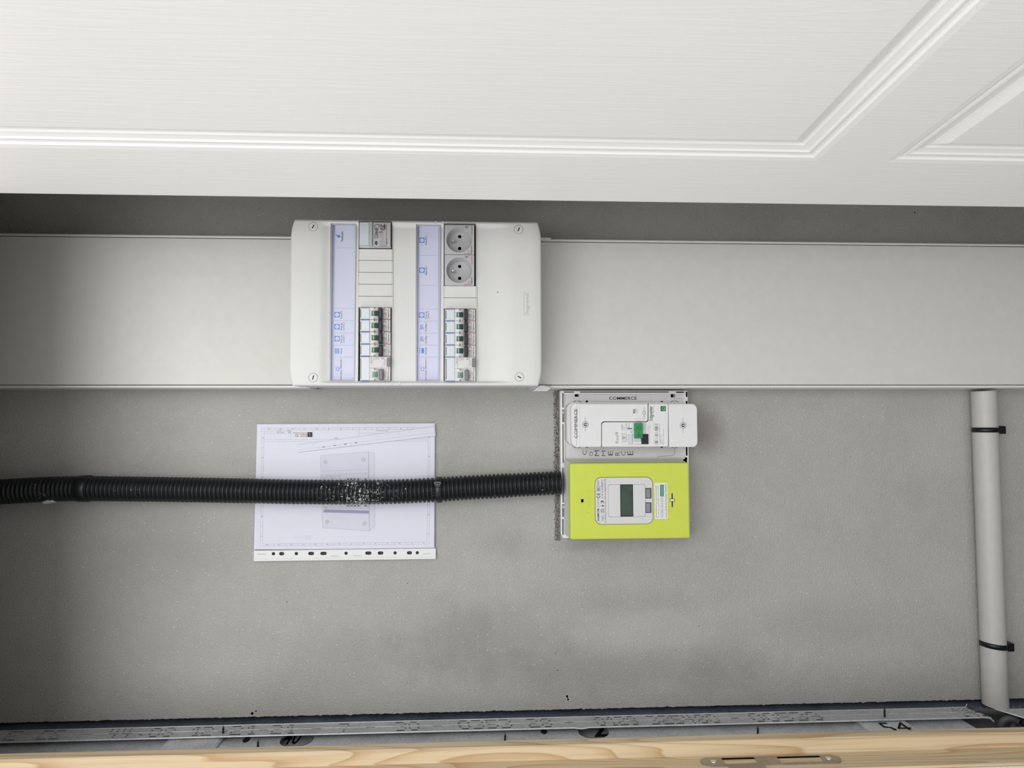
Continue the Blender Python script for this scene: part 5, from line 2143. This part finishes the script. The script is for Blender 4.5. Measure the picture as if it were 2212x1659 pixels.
def pipe_clip(px, py, label, tilt):
    v = at(px, py, pc + PR)[1]
    t_ = thing('pipe_clip', label, 'cable clip', (pu, v, pc), 'black clips on the grey pipe')
    q = MB()
    m_ = 24
    vs, fs = [], []
    for dv, r in ((-4.2, PR + 0.1), (-4.2, PR + 1.6), (4.2, PR + 1.6), (4.2, PR + 0.1)):
        for j in range(m_ + 1):
            a = math.pi * (-0.1 + 1.2 * j / m_)
            vs.append((pu + r * math.cos(a), v + dv + tilt * math.cos(a) * PR, pc + r * math.sin(a)))
    w_ = m_ + 1
    for i in range(3):
        for j in range(m_):
            fs.append((i * w_ + j, i * w_ + j + 1, (i + 1) * w_ + j + 1, (i + 1) * w_ + j))
    q.add(vs, fs, 'conduit_tie', True)
    q.build('strap', t_)
    q = MB()
    vv = v + tilt * PR
    q.prism([(pu + 15, vv - 4.4), (pu + 18, vv - 7), (pu + 27.5, vv - 7), (pu + 28, vv - 6), (pu + 28, vv + 6), (pu + 27, vv + 7), (pu + 18, vv + 7), (pu + 15, vv + 4.4)], 4, 36, 'conduit_tie', 1.0)
    q.build('clip_head', t_)


pipe_clip(2130, 929, 'black clip on the grey pipe, the one nearer the trunking', 0.0)
pipe_clip(2145, 1400, 'black clip on the grey pipe, the one nearer the pine jamb', -0.10)
# looped cable out of the pipe's end
mb = MB()
lp = [(pu + 2, -470, pc), (pu + 3, -505, pc + 2)]
c0 = behind(2154, 1553, -520)
cu_, cd_ = c0
loop = []
for i in range(26):
    a = math.radians(80 - i * 15.5)
    loop.append((cu_ + 15.5 * math.cos(a), -514 + 15 * math.sin(a) - 0.3 * i, 34 + i * 0.9))
mb.tube([(pu + 4, -470, pc), (pu + 4, -490, pc + 4)] + loop, 5.2, 'cable', 10)
tag(mb.build('cable_loop', None, (pu, -514, pc)), 'dark grey cable looped at the open end of the grey pipe', 'cable')
c0 = behind(2199, 1557, -520)
mb = MB()
mb.tube([(c0[0], -520, c0[1] - 6), (c0[0] + 0.3, -520, c0[1] + 2)], [5.0, 4.0], 'black', 12)
mb.tube([(c0[0] + 0.3, -520, c0[1] + 2), (c0[0] + 0.5, -524, c0[1] + 12)], [1.6, 1.2], 'black', 8)
tag(mb.build('wall_plug', None, (c0[0], -520, c0[1])), 'small black plug beside the cable loop at the right edge', 'fixing')

for o in bpy.data.objects:
    if o.parent and any(k in o.name for k in ('print', 'mark', 'embossed', 'terminal_number', 'stencil', 'welded_seam', 'padlock', 'seal_slot', 'slot_debris', 'blue_edge', 'figures', 'hole_rim')):
        o['kind'] = 'stuff'
    if '_o' in o:
        del o['_o']
